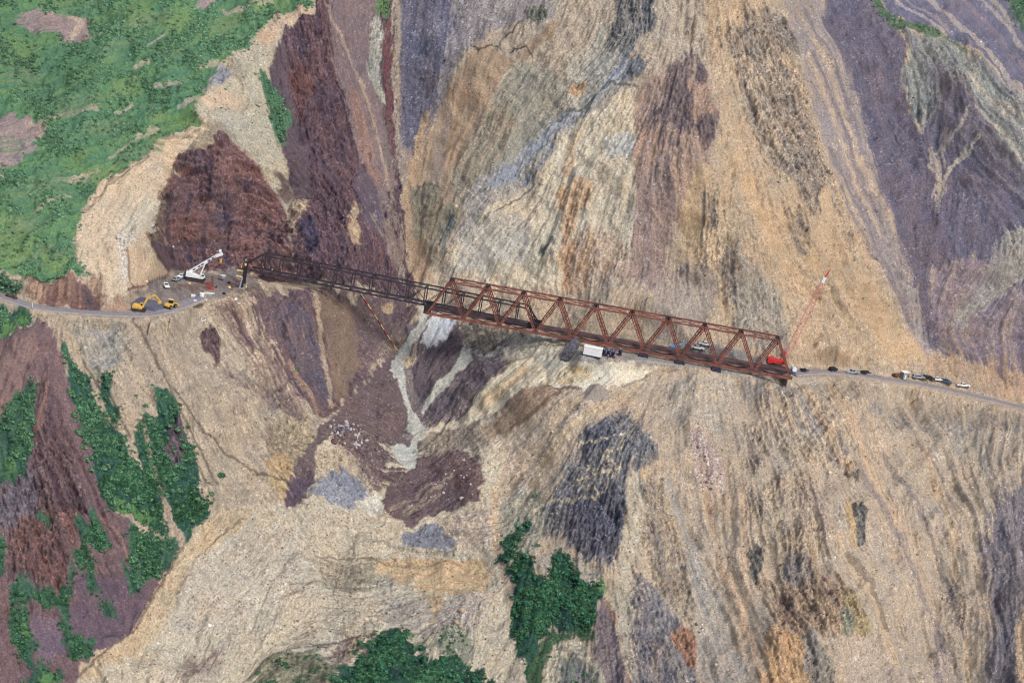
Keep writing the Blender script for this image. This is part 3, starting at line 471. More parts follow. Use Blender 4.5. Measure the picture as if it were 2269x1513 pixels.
region([(700, 1000), (745, 995), (800, 1050), (830, 1090), (760, 1080), (700, 1070)], (188, 166, 136), (160, 140, 122), rk=.4, sp=1.0, f=7)
region([(700, 1070), (745, 1040), (790, 1060), (820, 1100), (790, 1130), (740, 1120), (690, 1105)], (138, 142, 156), (124, 128, 142), rk=.35, sp=.5, st=.8, f=5, rag=.6)
region([(810, 1100), (835, 1095), (850, 1120), (835, 1150), (800, 1130)], (206, 200, 184), (190, 182, 168), sp=.8)
region([(930, 1010), (980, 985), (1050, 1010), (1068, 1060), (1065, 1110), (1000, 1130), (950, 1140), (900, 1170), (880, 1165), (860, 1140), (840, 1110), (850, 1090), (900, 1050)], (116, 94, 98), (104, 84, 90), rk=.25, sp=.6, st=.8, f=2, rag=.3)
region([(1000, 1010), (1060, 1010), (1070, 1080), (1040, 1100), (990, 1070)], (118, 92, 92), (106, 82, 86), sp=1.6, rk=.3, f=8)
for L_ in ([(1000, 1060), (900, 1130)], [(980, 1090), (880, 1150)], [(960, 1075), (870, 1125)]): stroke(L_, 6, (158, 138, 116), .7, rag=1.2)
region([(895, 1180), (930, 1163), (970, 1165), (1000, 1190), (1012, 1212), (970, 1215), (920, 1205), (880, 1200)], (134, 138, 152), (116, 120, 136), rk=.35, st=.9, f=3, rag=.4)
stroke([(790, 1190), (880, 1205), (960, 1220), (1010, 1222)], 7, (110, 106, 108), .5, rag=1)
region([(1020, 1140), (1090, 1120), (1100, 1220), (1020, 1210), (980, 1170)], (190, 172, 152), (174, 158, 144), sp=1.8, f=9)
stroke([(1098, 1080), (1096, 1160), (1100, 1230)], 12, (204, 172, 130), .8)
# stream of pale mud
def mudc(q, **k): region(q, (196, 194, 182), (174, 174, 164), rk=.05, sp=.3, st=.6, f=2, rag=.25, dt=.1, **k)
mudc([(868, 1003), (880, 990), (905, 985), (930, 965), (945, 945), (950, 970), (935, 985), (925, 1010), (920, 1040), (905, 1048), (885, 1030)])
mudc([(880, 780), (900, 760), (920, 720), (930, 680), (950, 690), (935, 740), (905, 790), (895, 830), (900, 860), (915, 900), (930, 935), (940, 950), (920, 970), (905, 960), (905, 900), (890, 880), (880, 850), (862, 830)])
mudc([(1030, 755), (1050, 750), (1045, 790), (1000, 850), (960, 890), (940, 920), (935, 905), (960, 860), (1000, 820), (1028, 780)])
region([(940, 720), (960, 700), (1020, 705), (1000, 740), (950, 770), (925, 785), (935, 750)], (206, 208, 212), (192, 194, 198), rk=.2, sp=.3, st=.4, f=3, rag=.3)
region([(935, 800), (950, 775), (980, 760), (1010, 745), (1030, 760), (1020, 790), (1000, 820), (960, 860), (935, 890), (915, 850), (920, 820)], (108, 95, 102), (98, 85, 94), rk=.25, sp=.15, st=.6, f=2, rag=.25)
region([(1010, 720), (1060, 715), (1120, 730), (1180, 740), (1120, 770), (1060, 790), (1040, 755)], (128, 118, 110), (156, 148, 134), rk=.7, sp=.5, f=4, rag=.6)
stroke([(1150, 740), (1110, 775), (1070, 785), (1045, 770)], 7, (150, 156, 160), .8)
region([(1040, 800), (1060, 790), (1110, 785), (1120, 805), (1090, 840), (1020, 900), (960, 940), (935, 925), (960, 895), (1010, 850)], (112, 100, 106), (98, 90, 98), rk=.4, sp=.3, st=1.0, f=3, rag=.4)
region([(895, 800), (920, 790), (925, 810), (915, 840), (900, 830)], (202, 178, 142), (186, 160, 128), f=3)
region([(1110, 830), (1140, 800), (1170, 788), (1200, 800), (1215, 830), (1200, 850), (1150, 880), (1080, 925), (1000, 960), (930, 965), (960, 945), (1030, 925), (1070, 870)], (216, 202, 170), (190, 176, 148), rk=.15, st=1.0, sp=.2, f=3, rag=.25)
region([(1150, 810), (1185, 805), (1100, 890), (1060, 920), (1080, 880)], (208, 180, 138), (196, 168, 130), st=.6, f=5)
stroke([(1085, 930), (1010, 950), (950, 958), (940, 975)], 7, (210, 200, 178), .9); stroke([(1105, 835), (1140, 798), (1180, 788), (1215, 812)], 3, (120, 98, 76), .9)
region([(1140, 880), (1210, 850), (1245, 865), (1210, 910), (1130, 960), (1070, 985), (1030, 970), (1090, 940)], (166, 138, 110), (140, 116, 96), rk=.15, sp=.25, st=1.0, f=4, rag=.4)
stroke([(1240, 868), (1190, 910), (1130, 955)], 6, (112, 88, 70), .7); stroke([(1150, 880), (1100, 920), (1050, 945)], 8, (128, 116, 108), .7)
region([(960, 960), (1060, 950), (1090, 990), (1030, 1005), (950, 1010), (940, 985)], (160, 146, 128), (130, 118, 108), rk=.4, sp=1.0, f=5)
region([(870, 740), (905, 740), (900, 760), (880, 785), (860, 800), (830, 790)], (160, 136, 112), (124, 104, 98), rk=.4, sp=.9, f=5)
# ---- pad cut and pale spur under the bridge
region([(1110, 780), (1180, 735), (1260, 745), (1300, 770), (1290, 800), (1230, 830), (1210, 815), (1180, 788), (1140, 798)], (194, 184, 162), (172, 166, 150), rk=.2, sp=.25, st=.9, f=5)
region([(1225, 830), (1250, 795), (1300, 792), (1400, 798), (1450, 805), (1470, 812), (1430, 835), (1380, 850), (1340, 862), (1270, 860), (1215, 850)], (226, 214, 186), (212, 198, 172), rk=.15, sp=.4, f=3, rag=.3)
region([(1230, 820), (1270, 800), (1310, 810), (1320, 840), (1270, 850), (1225, 845)], (214, 178, 118), (210, 196, 166), rk=.4, f=5)
region([(1330, 800), (1440, 805), (1430, 828), (1350, 845)], (224, 214, 190), (214, 202, 176), rk=.05, sp=.1, f=3)
region([(1275, 772), (1330, 768), (1400, 770), (1470, 762), (1540, 752), (1620, 768), (1700, 795), (1760, 814), (1765, 832), (1700, 836), (1600, 828), (1510, 813), (1440, 803), (1380, 801), (1330, 799), (1280, 797)], (160, 152, 144), (142, 134, 130), rk=.03, sp=.3, st=.1, f=3, rag=.3)
region([(1290, 868), (1325, 845), (1350, 868), (1340, 875), (1300, 874)], (166, 156, 144), (150, 142, 132), rk=.05, f=1, rag=.1)
stroke([(1215, 850), (1240, 858), (1290, 858)], 5, (110, 74, 56), .8, rag=1); stroke([(1380, 850), (1450, 825), (1500, 818)], 5, (120, 100, 88), .7, rag=1)
# ---- slopes right below the road
region([(1240, 870), (1330, 878), (1460, 818), (1750, 840), (1900, 838), (2269, 915), (2800, 1060), (2800, 1900), (1545, 1900), (1540, 1450), (1440, 1200), (1400, 1050), (1380, 950), (1300, 920), (1150, 1080), (1105, 1060), (1130, 980)], (192, 168, 138), (172, 154, 136), rk=.18, sp=.6, st=.9, f=5, dt=.15, vg=0)
region([(1110, 1080), (1130, 1000), (1230, 900), (1320, 890), (1300, 940), (1220, 1010), (1180, 1080), (1130, 1150)], (190, 168, 140), (170, 154, 138), sp=1.5, rk=.25, f=9)
stroke([(1330, 895), (1240, 975), (1190, 1050), (1150, 1120)], 16, (200, 174, 128), .6, rag=1)
region([(1490, 830), (1640, 840), (1600, 980), (1530, 960), (1500, 1000), (1470, 900)], (168, 158, 146), (184, 166, 142), sp=.7, f=12, rag=.7)
region([(1640, 838), (1760, 842), (1800, 930), (1720, 900), (1660, 900)], (158, 144, 132), (138, 128, 122), rk=.3, f=9, rag=.9)
region([(1525, 960), (1560, 970), (1600, 1040), (1600, 1085), (1555, 1088), (1530, 1020)], (184, 150, 140), (168, 150, 142), sp=2.6, f=9, rag=.8)
region([(1780, 850), (2269, 930), (2500, 1000), (2200, 1060), (2080, 980), (1900, 900)], (158, 152, 144), (182, 160, 132), st=1.2, rk=.2, f=10, rag=.9, op=.85)
region([(1690, 900), (1800, 880), (1890, 980), (1900, 1060), (1880, 1050), (1790, 1010), (1720, 980)], (158, 142, 132), (188, 166, 136), rk=.6, sp=.8, f=12, rag=1.0)
region([(1650, 1060), (1780, 1060), (1840, 1170), (1870, 1230), (1800, 1240), (1700, 1200), (1660, 1150)], (196, 172, 138), (160, 140, 124), rk=.6, sp=1.0, f=10, rag=.9)
for q in ([(1650, 940), (1690, 940), (1680, 1050), (1655, 1050)], [(1655, 1060), (1690, 1100), (1690, 1160), (1650, 1140)], [(1668, 1200), (1690, 1210), (1690, 1290), (1665, 1290)]):
    region(q, (124, 110, 108), (184, 162, 132), rk=.8, f=6, rag=1.2, op=.8)
region([(1735, 1210), (1800, 1230), (1860, 1290), (1890, 1350), (1860, 1420), (1790, 1410), (1720, 1380), (1700, 1290), (1740, 1270)], (146, 120, 106), (176, 146, 112), rk=.9, sp=.8, f=9, rag=.9)
region([(1735, 1215), (1790, 1230), (1800, 1290), (1740, 1290)], (120, 116, 122), (160, 142, 124), rk=.8, f=8, rag=.9)
region([(1860, 1325), (1900, 1330), (1925, 1400), (1920, 1430), (1880, 1400)], (200, 172, 110), (160, 140, 100), rk=.8, f=6)
region([(1855, 1370), (1880, 1365), (1890, 1410), (1870, 1420)], (172, 172, 146), (130, 130, 112), rk=.8)
region([(1705, 1420), (1740, 1400), (1780, 1420), (1800, 1500), (1790, 1560), (1690, 1560), (1690, 1470)], (208, 164, 108), (184, 146, 104), rk=.6, f=7, rag=.7)
region([(1780, 1400), (1830, 1430), (1860, 1500), (1850, 1560), (1800, 1560)], (160, 150, 136), (126, 120, 118), rk=.7, f=8, rag=.8)
for q in ([(1870, 1035), (1890, 1036), (1905, 1060), (1895, 1075), (1878, 1060)], [(1886, 1130), (1908, 1128), (1920, 1150), (1912, 1215), (1896, 1214), (1886, 1180)], [(1660, 1225), (1682, 1210), (1690, 1250), (1680, 1290), (1665, 1280)]):
    region(q, (104, 102, 104), (130, 124, 112), rk=1.0, f=2, rag=.3)
region([(1870, 1120), (1884, 1120), (1890, 1215), (1905, 1222), (1890, 1225), (1872, 1180)], (204, 164, 104), (180, 150, 108), rk=.3, f=3)
for L_, c in (([(1900, 1030), (1980, 1170), (2050, 1330), (2130, 1500)], (140, 124, 122)), ([(1960, 1000), (2060, 1180), (2110, 1290), (2140, 1420)], (122, 112, 112)), ([(1780, 870), (1840, 980), (1880, 1040)], (206, 166, 120)), ([(1840, 860), (1920, 1020), (2000, 1180)], (204, 166, 124)), ([(1700, 860), (1760, 960)], (200, 168, 126)), ([(2050, 1000), (2100, 1150), (2130, 1300), (2150, 1513)], (206, 170, 126)),
              ([(1860, 1200), (1930, 1330), (1980, 1480)], (204, 170, 126)), ([(1560, 1090), (1600, 1250), (1660, 1400), (1700, 1560)], (204, 164, 124)), ([(1640, 1080), (1650, 1300), (1640, 1500)], (202, 166, 128)), ([(1880, 1230), (1930, 1300), (1960, 1400)], (110, 92, 76))):
    stroke(L_, 16 if c[0] > 150 else 12, c, .6, rag=1.3)
region([(2090, 1270), (2125, 1280), (2150, 1400), (2120, 1410), (2100, 1340)], (120, 110, 108), (172, 150, 130), sp=1.6, rk=.6, f=9, rag=1.1)
region([(2070, 1370), (2100, 1400), (2110, 1513), (2060, 1513)], (130, 120, 122), (170, 150, 138), sp=.8, f=9, rag=1.0)
region([(2195, 1130), (2269, 1060), (2600, 1040), (2600, 1560), (2220, 1560), (2180, 1500), (2195, 1350), (2185, 1230)], (110, 106, 118), (134, 124, 126), rk=.4, sp=.8, f=14, rag=.9)
region([(2269, 1320), (2250, 1400), (2240, 1513), (2269, 1560), (2600, 1560), (2600, 1300)], (194, 162, 122), (166, 140, 116), rk=.3, f=8)
region([(1395, 1040), (1450, 1050), (1500, 1130), (1540, 1280), (1545, 1400), (1480, 1330), (1430, 1240), (1395, 1150)], (190, 166, 130), (140, 126, 116), rk=.7, sp=.8, f=8, rag=.8)
region([(1400, 1010), (1440, 1040), (1430, 1090), (1390, 1100)], (206, 196, 172), (200, 160, 108), rk=.4, f=6)
region([(1470, 1040), (1500, 1080), (1540, 1180), (1600, 1330), (1650, 1480), (1660, 1900), (1590, 1900), (1545, 1380), (1510, 1180)], (156, 150, 142), (174, 158, 140), sp=.9, st=.9, rk=.15, f=7)
region([(1400, 1050), (1410, 960), (1450, 990), (1455, 1020), (1430, 1050)], (112, 112, 122), (140, 134, 132), rk=.7, f=6)
# ---- dark scree spur at lower middle
region([(1298, 948), (1345, 922), (1395, 900), (1415, 945), (1448, 978), (1452, 1018), (1402, 1020), (1388, 1060), (1384, 1190), (1345, 1255), (1285, 1245), (1262, 1200), (1205, 1180), (1188, 1130), (1215, 1092), (1250, 1038), (1290, 1008), (1285, 980)], (112, 114, 124), (138, 134, 134), rk=1.0, sp=1.6, f=8, rag=.8)
region([(1280, 1110), (1360, 1080), (1385, 1150), (1350, 1240), (1280, 1230), (1240, 1180)], (84, 86, 104), (104, 102, 116), rk=1.1, sp=1.6, f=9, rag=.6)
region([(1300, 950), (1360, 930), (1350, 1000), (1290, 1010)], (84, 88, 106), (112, 112, 124), rk=1.1, sp=1.6, f=9, rag=.8)
region([(1110, 1090), (1190, 1080), (1210, 1170), (1180, 1240), (1110, 1260), (1105, 1180)], (176, 166, 140), (150, 148, 134), rk=.4, sp=.7, dt=1.0, f=7)
region([(1180, 1230), (1300, 1250), (1340, 1280), (1330, 1300), (1280, 1280), (1210, 1290)], (182, 170, 148), (150, 142, 136), sp=.8, dt=.8, f=6)
for L_ in ([(1285, 985), (1330, 985), (1385, 965), (1395, 985)], [(1385, 965), (1370, 1010), (1330, 1020), (1370, 1050)], [(1270, 1075), (1310, 1060), (1370, 1050), (1340, 1085)], [(1320, 1060), (1290, 1040)], [(1175, 1130), (1220, 1110), (1320, 1108), (1345, 1090)], [(1130, 1105), (1150, 1105), (1180, 1130), (1190, 1160)], [(1330, 1100), (1270, 1070)]):
    stroke(L_, 4, (196, 180, 148), .85, rag=.8, wob=.4)
region([(1385, 1060), (1430, 1080), (1420, 1200), (1400, 1290), (1380, 1360), (1350, 1330), (1370, 1230), (1385, 1150)], (196, 180, 150), (164, 154, 138), sp=.6, dt=.9, rk=.3, f=7)
region([(1310, 1370), (1350, 1310), (1370, 1400), (1400, 1513), (1400, 1900), (1320, 1900)], (122, 112, 122), (140, 120, 116), rk=.5, sp=.4, f=7)
stroke([(1350, 1330), (1370, 1400), (1395, 1480), (1395, 1560)], 12, (140, 104, 88), .8, rag=1)
region([(1400, 1290), (1420, 1260), (1470, 1330), (1500, 1370), (1540, 1420), (1550, 1900), (1400, 1900), (1395, 1400)], (114, 112, 122), (148, 138, 132), rk=.7, sp=.7, f=6)
region([(1380, 1300), (1410, 1290), (1400, 1400), (1400, 1513), (1380, 1480), (1370, 1390)], (194, 178, 150), (168, 156, 140), dt=1.0, f=6)
region([(1483, 1400), (1530, 1395), (1545, 1430), (1540, 1475), (1500, 1450)], (176, 120, 82), (150, 110, 88), rk=.8, f=5)
region([(1430, 1420), (1460, 1400), (1480, 1500), (1440, 1513)], (160, 140, 128), (120, 114, 120), rk=.6, f=7, rag=.9)
region([(1210, 1470), (1240, 1420), (1270, 1400), (1300, 1420), (1350, 1530), (1360, 1900), (1200, 1900)], (196, 184, 156), (150, 146, 134), rk=.5, dt=1.2, f=4)
region([(1240, 1460), (1290, 1450), (1320, 1513), (1320, 1900), (1250, 1900)], (132, 128, 134), (110, 120, 104), rk=.5, vg=.25, dt=1.0, f=7, rag=.8)
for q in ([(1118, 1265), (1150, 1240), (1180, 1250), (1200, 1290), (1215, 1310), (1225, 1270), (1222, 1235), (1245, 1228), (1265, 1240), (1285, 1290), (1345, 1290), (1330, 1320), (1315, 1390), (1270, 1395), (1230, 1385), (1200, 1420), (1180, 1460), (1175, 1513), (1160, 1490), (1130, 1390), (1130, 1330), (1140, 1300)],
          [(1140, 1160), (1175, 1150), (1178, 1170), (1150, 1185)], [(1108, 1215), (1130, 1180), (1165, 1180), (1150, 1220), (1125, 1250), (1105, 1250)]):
    region(q, (36, 72, 64), (48, 88, 72), vg=1.3 if q[0][0] == 1118 else .7, rk=.1, f=4, rag=.5, dt=0)  # dark ground colour includes painted shade under the thicket
region([(1190, 1440), (1230, 1392), (1290, 1390), (1320, 1400), (1310, 1420), (1270, 1400), (1230, 1420), (1205, 1470), (1190, 1900), (1165, 1900), (1170, 1490)], (72, 100, 70), (62, 90, 66), vg=.35, f=5, rag=.4)
region([(1325, 1280), (1350, 1285), (1345, 1310), (1325, 1305)], (110, 140, 84), (96, 126, 80), vg=.2, f=4)
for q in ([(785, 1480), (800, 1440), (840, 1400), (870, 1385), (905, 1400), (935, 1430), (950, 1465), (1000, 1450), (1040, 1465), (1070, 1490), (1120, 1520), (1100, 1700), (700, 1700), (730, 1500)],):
    region(q, (34, 68, 62), (46, 84, 70), vg=1.3, rk=.1, f=4, rag=.5, dt=0)  # soil colour with shade beneath the shrubs painted in
region([(905, 1395), (935, 1405), (940, 1430), (915, 1420)], (116, 140, 98), (100, 124, 88), vg=.1, f=3)
region([(555, 1480), (660, 1440), (720, 1430), (740, 1480), (700, 1560), (560, 1560)], (150, 146, 118), (110, 110, 92), vg=.35, dt=1.2, rk=.4, f=7, rag=.9)
region([(940, 1410), (1000, 1400), (1060, 1440), (1050, 1470), (980, 1450)], (150, 142, 130), (120, 130, 104), vg=.3, dt=.8, f=7, rag=.9)
region([(650, 1385), (660, 1385), (655, 1390)], MAR, MAR, f=1)
stroke([(690, 1430), (760, 1415), (830, 1405)], 6, (96, 78, 76), .7, rag=1)

for (cx, cy, rx, ry, an_) in [(60,160,60,16,-.3),(160,240,70,12,-.3),(250,110,60,14,-.35),(330,60,50,12,-.4),(90,420,80,18,-.25),(230,280,70,14,-.3),(400,120,50,12,-.5),(120,560,70,14,-.1),(20,330,50,14,-.3),(300,330,50,10,-.4),(480,70,40,10,-.5),(180,10,60,12,-.2),(60,500,60,16,-.1)]:
    q = [(cx + rx * math.cos(t) * math.cos(an_) - ry * math.sin(t) * math.sin(an_), cy + rx * math.cos(t) * math.sin(an_) + ry * math.sin(t) * math.cos(an_)) for t in np.linspace(0, 6.2, 10)]
    region(q, (118, 140, 108), (104, 134, 92), vg=.3, f=10, rag=1.0, op=.7)
veg = blur(veg, 6)

# mineral speckle and streaks, plus painted rock shade and glints
BLK = noise(6, oct=3); BLK2 = noise(4.5, oct=2)
CRG = np.clip((.6 * noise(1.7) + .7 * lic(noise(1.3), 4) + .3 * N2 - .85) * 1.8, 0, 1); GLT = np.clip((.8 * noise(1.6) + .5 * lic(noise(1.2), 3) + .2 * N2 - 1.1) * 1.6, 0, 1)      # dark clasts and partings with crevice shade and glints painted into broken rock
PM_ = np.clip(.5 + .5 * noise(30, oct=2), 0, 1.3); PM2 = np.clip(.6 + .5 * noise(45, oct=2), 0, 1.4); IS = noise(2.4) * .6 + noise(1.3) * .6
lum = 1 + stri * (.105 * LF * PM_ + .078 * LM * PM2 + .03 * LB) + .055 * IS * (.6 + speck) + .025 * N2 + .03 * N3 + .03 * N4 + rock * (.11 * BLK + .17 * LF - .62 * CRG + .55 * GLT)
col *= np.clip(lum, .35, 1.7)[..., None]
hue = (.018 * N3 + .022 * LM * PM2 + .02 * noise(55, oct=2))[..., None] * np.array([1.0, 0.1, -1.1], np.float32)
col *= np.clip(1 + hue, .7, 1.3)
spn = noise(1.6); spl = blur(noise(8, oct=2), 1)
th = 2.30 - .42 * speck - .25 * spl - .30 * noise(26, oct=3)
sm = np.clip((spn - th) * 2.4, 0, .9) * np.clip(speck * 3, 0, 1)
col += sm[..., None] * (np.minimum(col * 1.9 + .10, S((232, 226, 222)).astype(np.float32)) - col)
dn = noise(2.2); dm = np.clip((dn - (3.0 - .7 * np.clip(dots, 0, 1.3))) * 1.5, 0, .8) * np.clip(dots * 3, 0, 1)
col += dm[..., None] * (S((92, 92, 76)).astype(np.float32) - col)
dn2 = noise(1.8); dm = np.clip((dn2 - (2.05 - .6 * np.clip(rock, 0, 1) - .25 * np.clip(speck, 0, 1) - .35 * N3)) * 1.5, 0, .72)  # dark specks painted in place of small rock shadows
col += dm[..., None] * (S((84, 78, 84)).astype(np.float32) - col)
lm = col.mean(-1, keepdims=True); wm = np.clip((col[..., :1] - col[..., 2:]) * 20, 0, 1); col = lm + (col - lm) * (.84 - .12 * wm)
col *= np.array([1.01, 1.01, .965], np.float32)
GAIN = 0.80
col = np.clip(col * GAIN, .01, .9)
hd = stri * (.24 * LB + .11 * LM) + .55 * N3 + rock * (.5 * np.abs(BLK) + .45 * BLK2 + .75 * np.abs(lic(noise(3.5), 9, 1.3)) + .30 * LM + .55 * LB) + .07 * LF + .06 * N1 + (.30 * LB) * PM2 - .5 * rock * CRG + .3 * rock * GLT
hd += np.where(veg > .5, .25 * N2, 0)

# ------------------------------------------------------------------ terrain sheet
U, V = project(P3(GX, GS, hB))
mU, mV = (U - MX0) * K, (V - MY0) * K
free = 1 - flat
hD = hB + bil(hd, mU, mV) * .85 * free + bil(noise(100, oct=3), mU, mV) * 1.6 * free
A0_, A1_ = onZ(946, 694, 1.2), onZ(1750, 838, 1.2)          # keep the ground clear of the truss
for xa, xb, ya, yb, lim in ((A0_.x - 8, A1_.x + 3, -3.0, 12.0, -.4), (-108.0, A0_.x, -2.0, 9.5, -.2)):
    for _ in range(3):
        q = P3(GX, GS, hD); yb_ = A0_.y + (q[..., 0] - A0_.x) * (A1_.y - A0_.y) / (A1_.x - A0_.x)
        if xb <= A0_.x + 1: yb_ = np.interp(q[..., 0], [-106, A0_.x], [25.0, A0_.y])
        d = q[..., 1] - yb_; lim_ = lim + np.maximum(ya - d, 0) * .9 + np.maximum(d - yb, 0) * 1.7 + np.maximum(xa - q[..., 0], 0) * 1.2 + np.maximum(q[..., 0] - xb, 0) * 1.2
        ok = (q[..., 0] > xa - 20) & (q[..., 0] < xb + 12) & (d > -40) & (d < 30)
        hD = np.where(ok, hD - np.clip(q[..., 2] - lim_, 0, 30) / CA * .8 * np.clip((30 - d) / 14, 0, 1), hD)
P = P3(GX, GS, hD).reshape(-1, 3)
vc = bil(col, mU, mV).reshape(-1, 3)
vveg = bil(veg, mU, mV).ravel(); vsp = bil(speck, mU, mV).ravel(); vdot = bil(dots, mU, mV).ravel(); vrock = bil(rock, mU, mV).ravel(); vflat = flat.ravel()
del WA, WB, UW, VW
def mesh_np(name, verts, faces, smooth=False):
    me = bpy.data.meshes.new(name); nv = len(verts); nf, k = faces.shape
    me.vertices.add(nv); me.vertices.foreach_set('co', np.ascontiguousarray(verts, np.float32).ravel())
    me.loops.add(nf * k); me.loops.foreach_set('vertex_index', np.ascontiguousarray(faces, np.int32).ravel())
    me.polygons.add(nf); me.polygons.foreach_set('loop_start', np.arange(0, nf * k, k, dtype=np.int32))
    me.polygons.foreach_set('use_smooth', np.full(nf, smooth))
    me.update(calc_edges=True); return me
def set_col(me, c):
    a = me.color_attributes.new('ground_colour', 'FLOAT_COLOR', 'POINT')
    a.data.foreach_set('color', np.concatenate([c, np.ones((len(c), 1))], 1).astype(np.float32).ravel())
I = (np.arange(NS - 1)[:, None] * NX + np.arange(NX - 1)[None, :]).ravel()
faces = np.stack([I, I + 1, I + 1 + NX, I + NX], 1)
tme = mesh_np('hillside', P, faces, True); set_col(tme, vc)
def attr_mat(name, rough=.95, jit=.25, bump=.25, sc=3.0):
    m = bpy.data.materials.new(name); m.use_nodes = True; t = m.node_tree; b = t.nodes['Principled BSDF']
    a = t.nodes.new('ShaderNodeVertexColor'); a.layer_name = 'ground_colour'
    tc = t.nodes.new('ShaderNodeTexCoord'); n1 = t.nodes.new('ShaderNodeTexNoise'); n1.inputs['Scale'].default_value = sc; n1.inputs['Detail'].default_value = 4
    t.links.new(tc.outputs['Object'], n1.inputs['Vector'])
    mr = t.nodes.new('ShaderNodeMapRange'); mr.inputs[1].default_value = .3; mr.inputs[2].default_value = .7; mr.inputs[3].default_value = 1 - jit; mr.inputs[4].default_value = 1 + jit
    t.links.new(n1.outputs['Fac'], mr.inputs[0])
    mx = t.nodes.new('ShaderNodeVectorMath'); mx.operation = 'SCALE'; t.links.new(a.outputs['Color'], mx.inputs[0]); t.links.new(mr.outputs[0], mx.inputs['Scale'])
    t.links.new(mx.outputs[0], b.inputs['Base Color'])
    b.inputs['Roughness'].default_value = rough; b.inputs['Specular IOR Level'].default_value = .15
    if bump:
        bp = t.nodes.new('ShaderNodeBump'); bp.inputs['Strength'].default_value = bump; bp.inputs['Distance'].default_value = .3
        t.links.new(n1.outputs['Fac'], bp.inputs['Height']); t.links.new(bp.outputs[0], b.inputs['Normal'])
    return m
tme.materials.append(attr_mat('hillside_rock_and_soil', jit=.3, bump=.5, sc=1.6))
terrain = bpy.data.objects.new('hillside', tme); COL.objects.link(terrain); terrain['kind'] = 'structure'
terrain['label'] = 'steep scree and rock hillside with landslide bowl, green tundra at upper left'
bpy.context.view_layer.update()
# valley floor below the sheet, reaching out to the horizon
def tag(o, label=None, cat=None, group=None, kind=None):
    if label: o['label'] = label
    if cat: o['category'] = cat
    if group: o['group'] = group
    if kind: o['kind'] = kind
    return o

# ------------------------------------------------------------------ materials
MAT = {}
def M(name, c, rough=.6, metal=0.0, jit=.12, sc=1.5):
    if name in MAT: return MAT[name]
    m = bpy.data.materials.new(name); m.use_nodes = True; t = m.node_tree; b = t.nodes['Principled BSDF']
    c = S(c) * .9
    tc = t.nodes.new('ShaderNodeTexCoord'); n1 = t.nodes.new('ShaderNodeTexNoise'); n1.inputs['Scale'].default_value = sc; n1.inputs['Detail'].default_value = 3
    t.links.new(tc.outputs['Object'], n1.inputs['Vector'])
    r = t.nodes.new('ShaderNodeValToRGB'); e = r.color_ramp.elements
    e[0].position = .35; e[1].position = .68
    e[0].color = (*[max(0, v * (1 - jit * 1.5)) for v in c], 1); e[1].color = (*[min(1, v * (1 + jit)) for v in c], 1)
    t.links.new(n1.outputs['Fac'], r.inputs[0]); t.links.new(r.outputs[0], b.inputs['Base Color'])
    b.inputs['Roughness'].default_value = rough; b.inputs['Metallic'].default_value = metal
    MAT[name] = m; return m
M('weathered_red_steel', (134, 80, 68), .75, jit=.3, sc=.4); M('weathered_brown_steel', (92, 68, 70), .75, jit=.3, sc=.4); M('dark_steel', (54, 50, 58), .6, jit=.25, sc=.5)
M('dark_node_steel', (40, 36, 42), .6)
M('white_paint', (238, 240, 240), .35, jit=.05); M('offwhite', (220, 222, 214), .5, jit=.08); M('black_rubber', (24, 24, 27), .8); M('dark_glass', (28, 34, 42), .12, jit=.05)
M('machine_yellow', (226, 182, 84), .5, jit=.15); M('track_steel', (62, 56, 54), .7, jit=.3); M('crane_red', (206, 48, 52), .5, jit=.15); M('lattice_red', (214, 118, 114), .6, jit=.15)
M('lift_blue', (60, 130, 205), .45); M('silver_paint', (158, 168, 176), .35, jit=.06); M('black_paint', (34, 36, 44), .3); M('blue_paint', (70, 104, 130), .35); M('deep_blue', (44, 52, 92), .6)
M('chrome', (190, 190, 195), .3, .8); M('hi_vis_green', (170, 226, 150), .7); M('hi_vis_orange', (236, 120, 60), .7); M('skin', (190, 140, 112), .6); M('helmet_white', (240, 240, 238), .4)
M('trousers', (46, 50, 66), .8); M('rust_brown', (124, 74, 58), .8); M('lamp_glass', (225, 225, 215), .2); M('tail_red', (150, 24, 24), .3); M('tarp_grey', (110, 122, 150), .7)
M('timber', (176, 138, 92), .8, jit=.2); M('straw', (232, 206, 140), .7); M('red_paint', (176, 50, 48), .6); M('roof_white', (242, 244, 240), .5, jit=.04, sc=.6)
M('wall_blue', (60, 66, 104), .6); M('concrete', (150, 148, 142), .85, jit=.2)

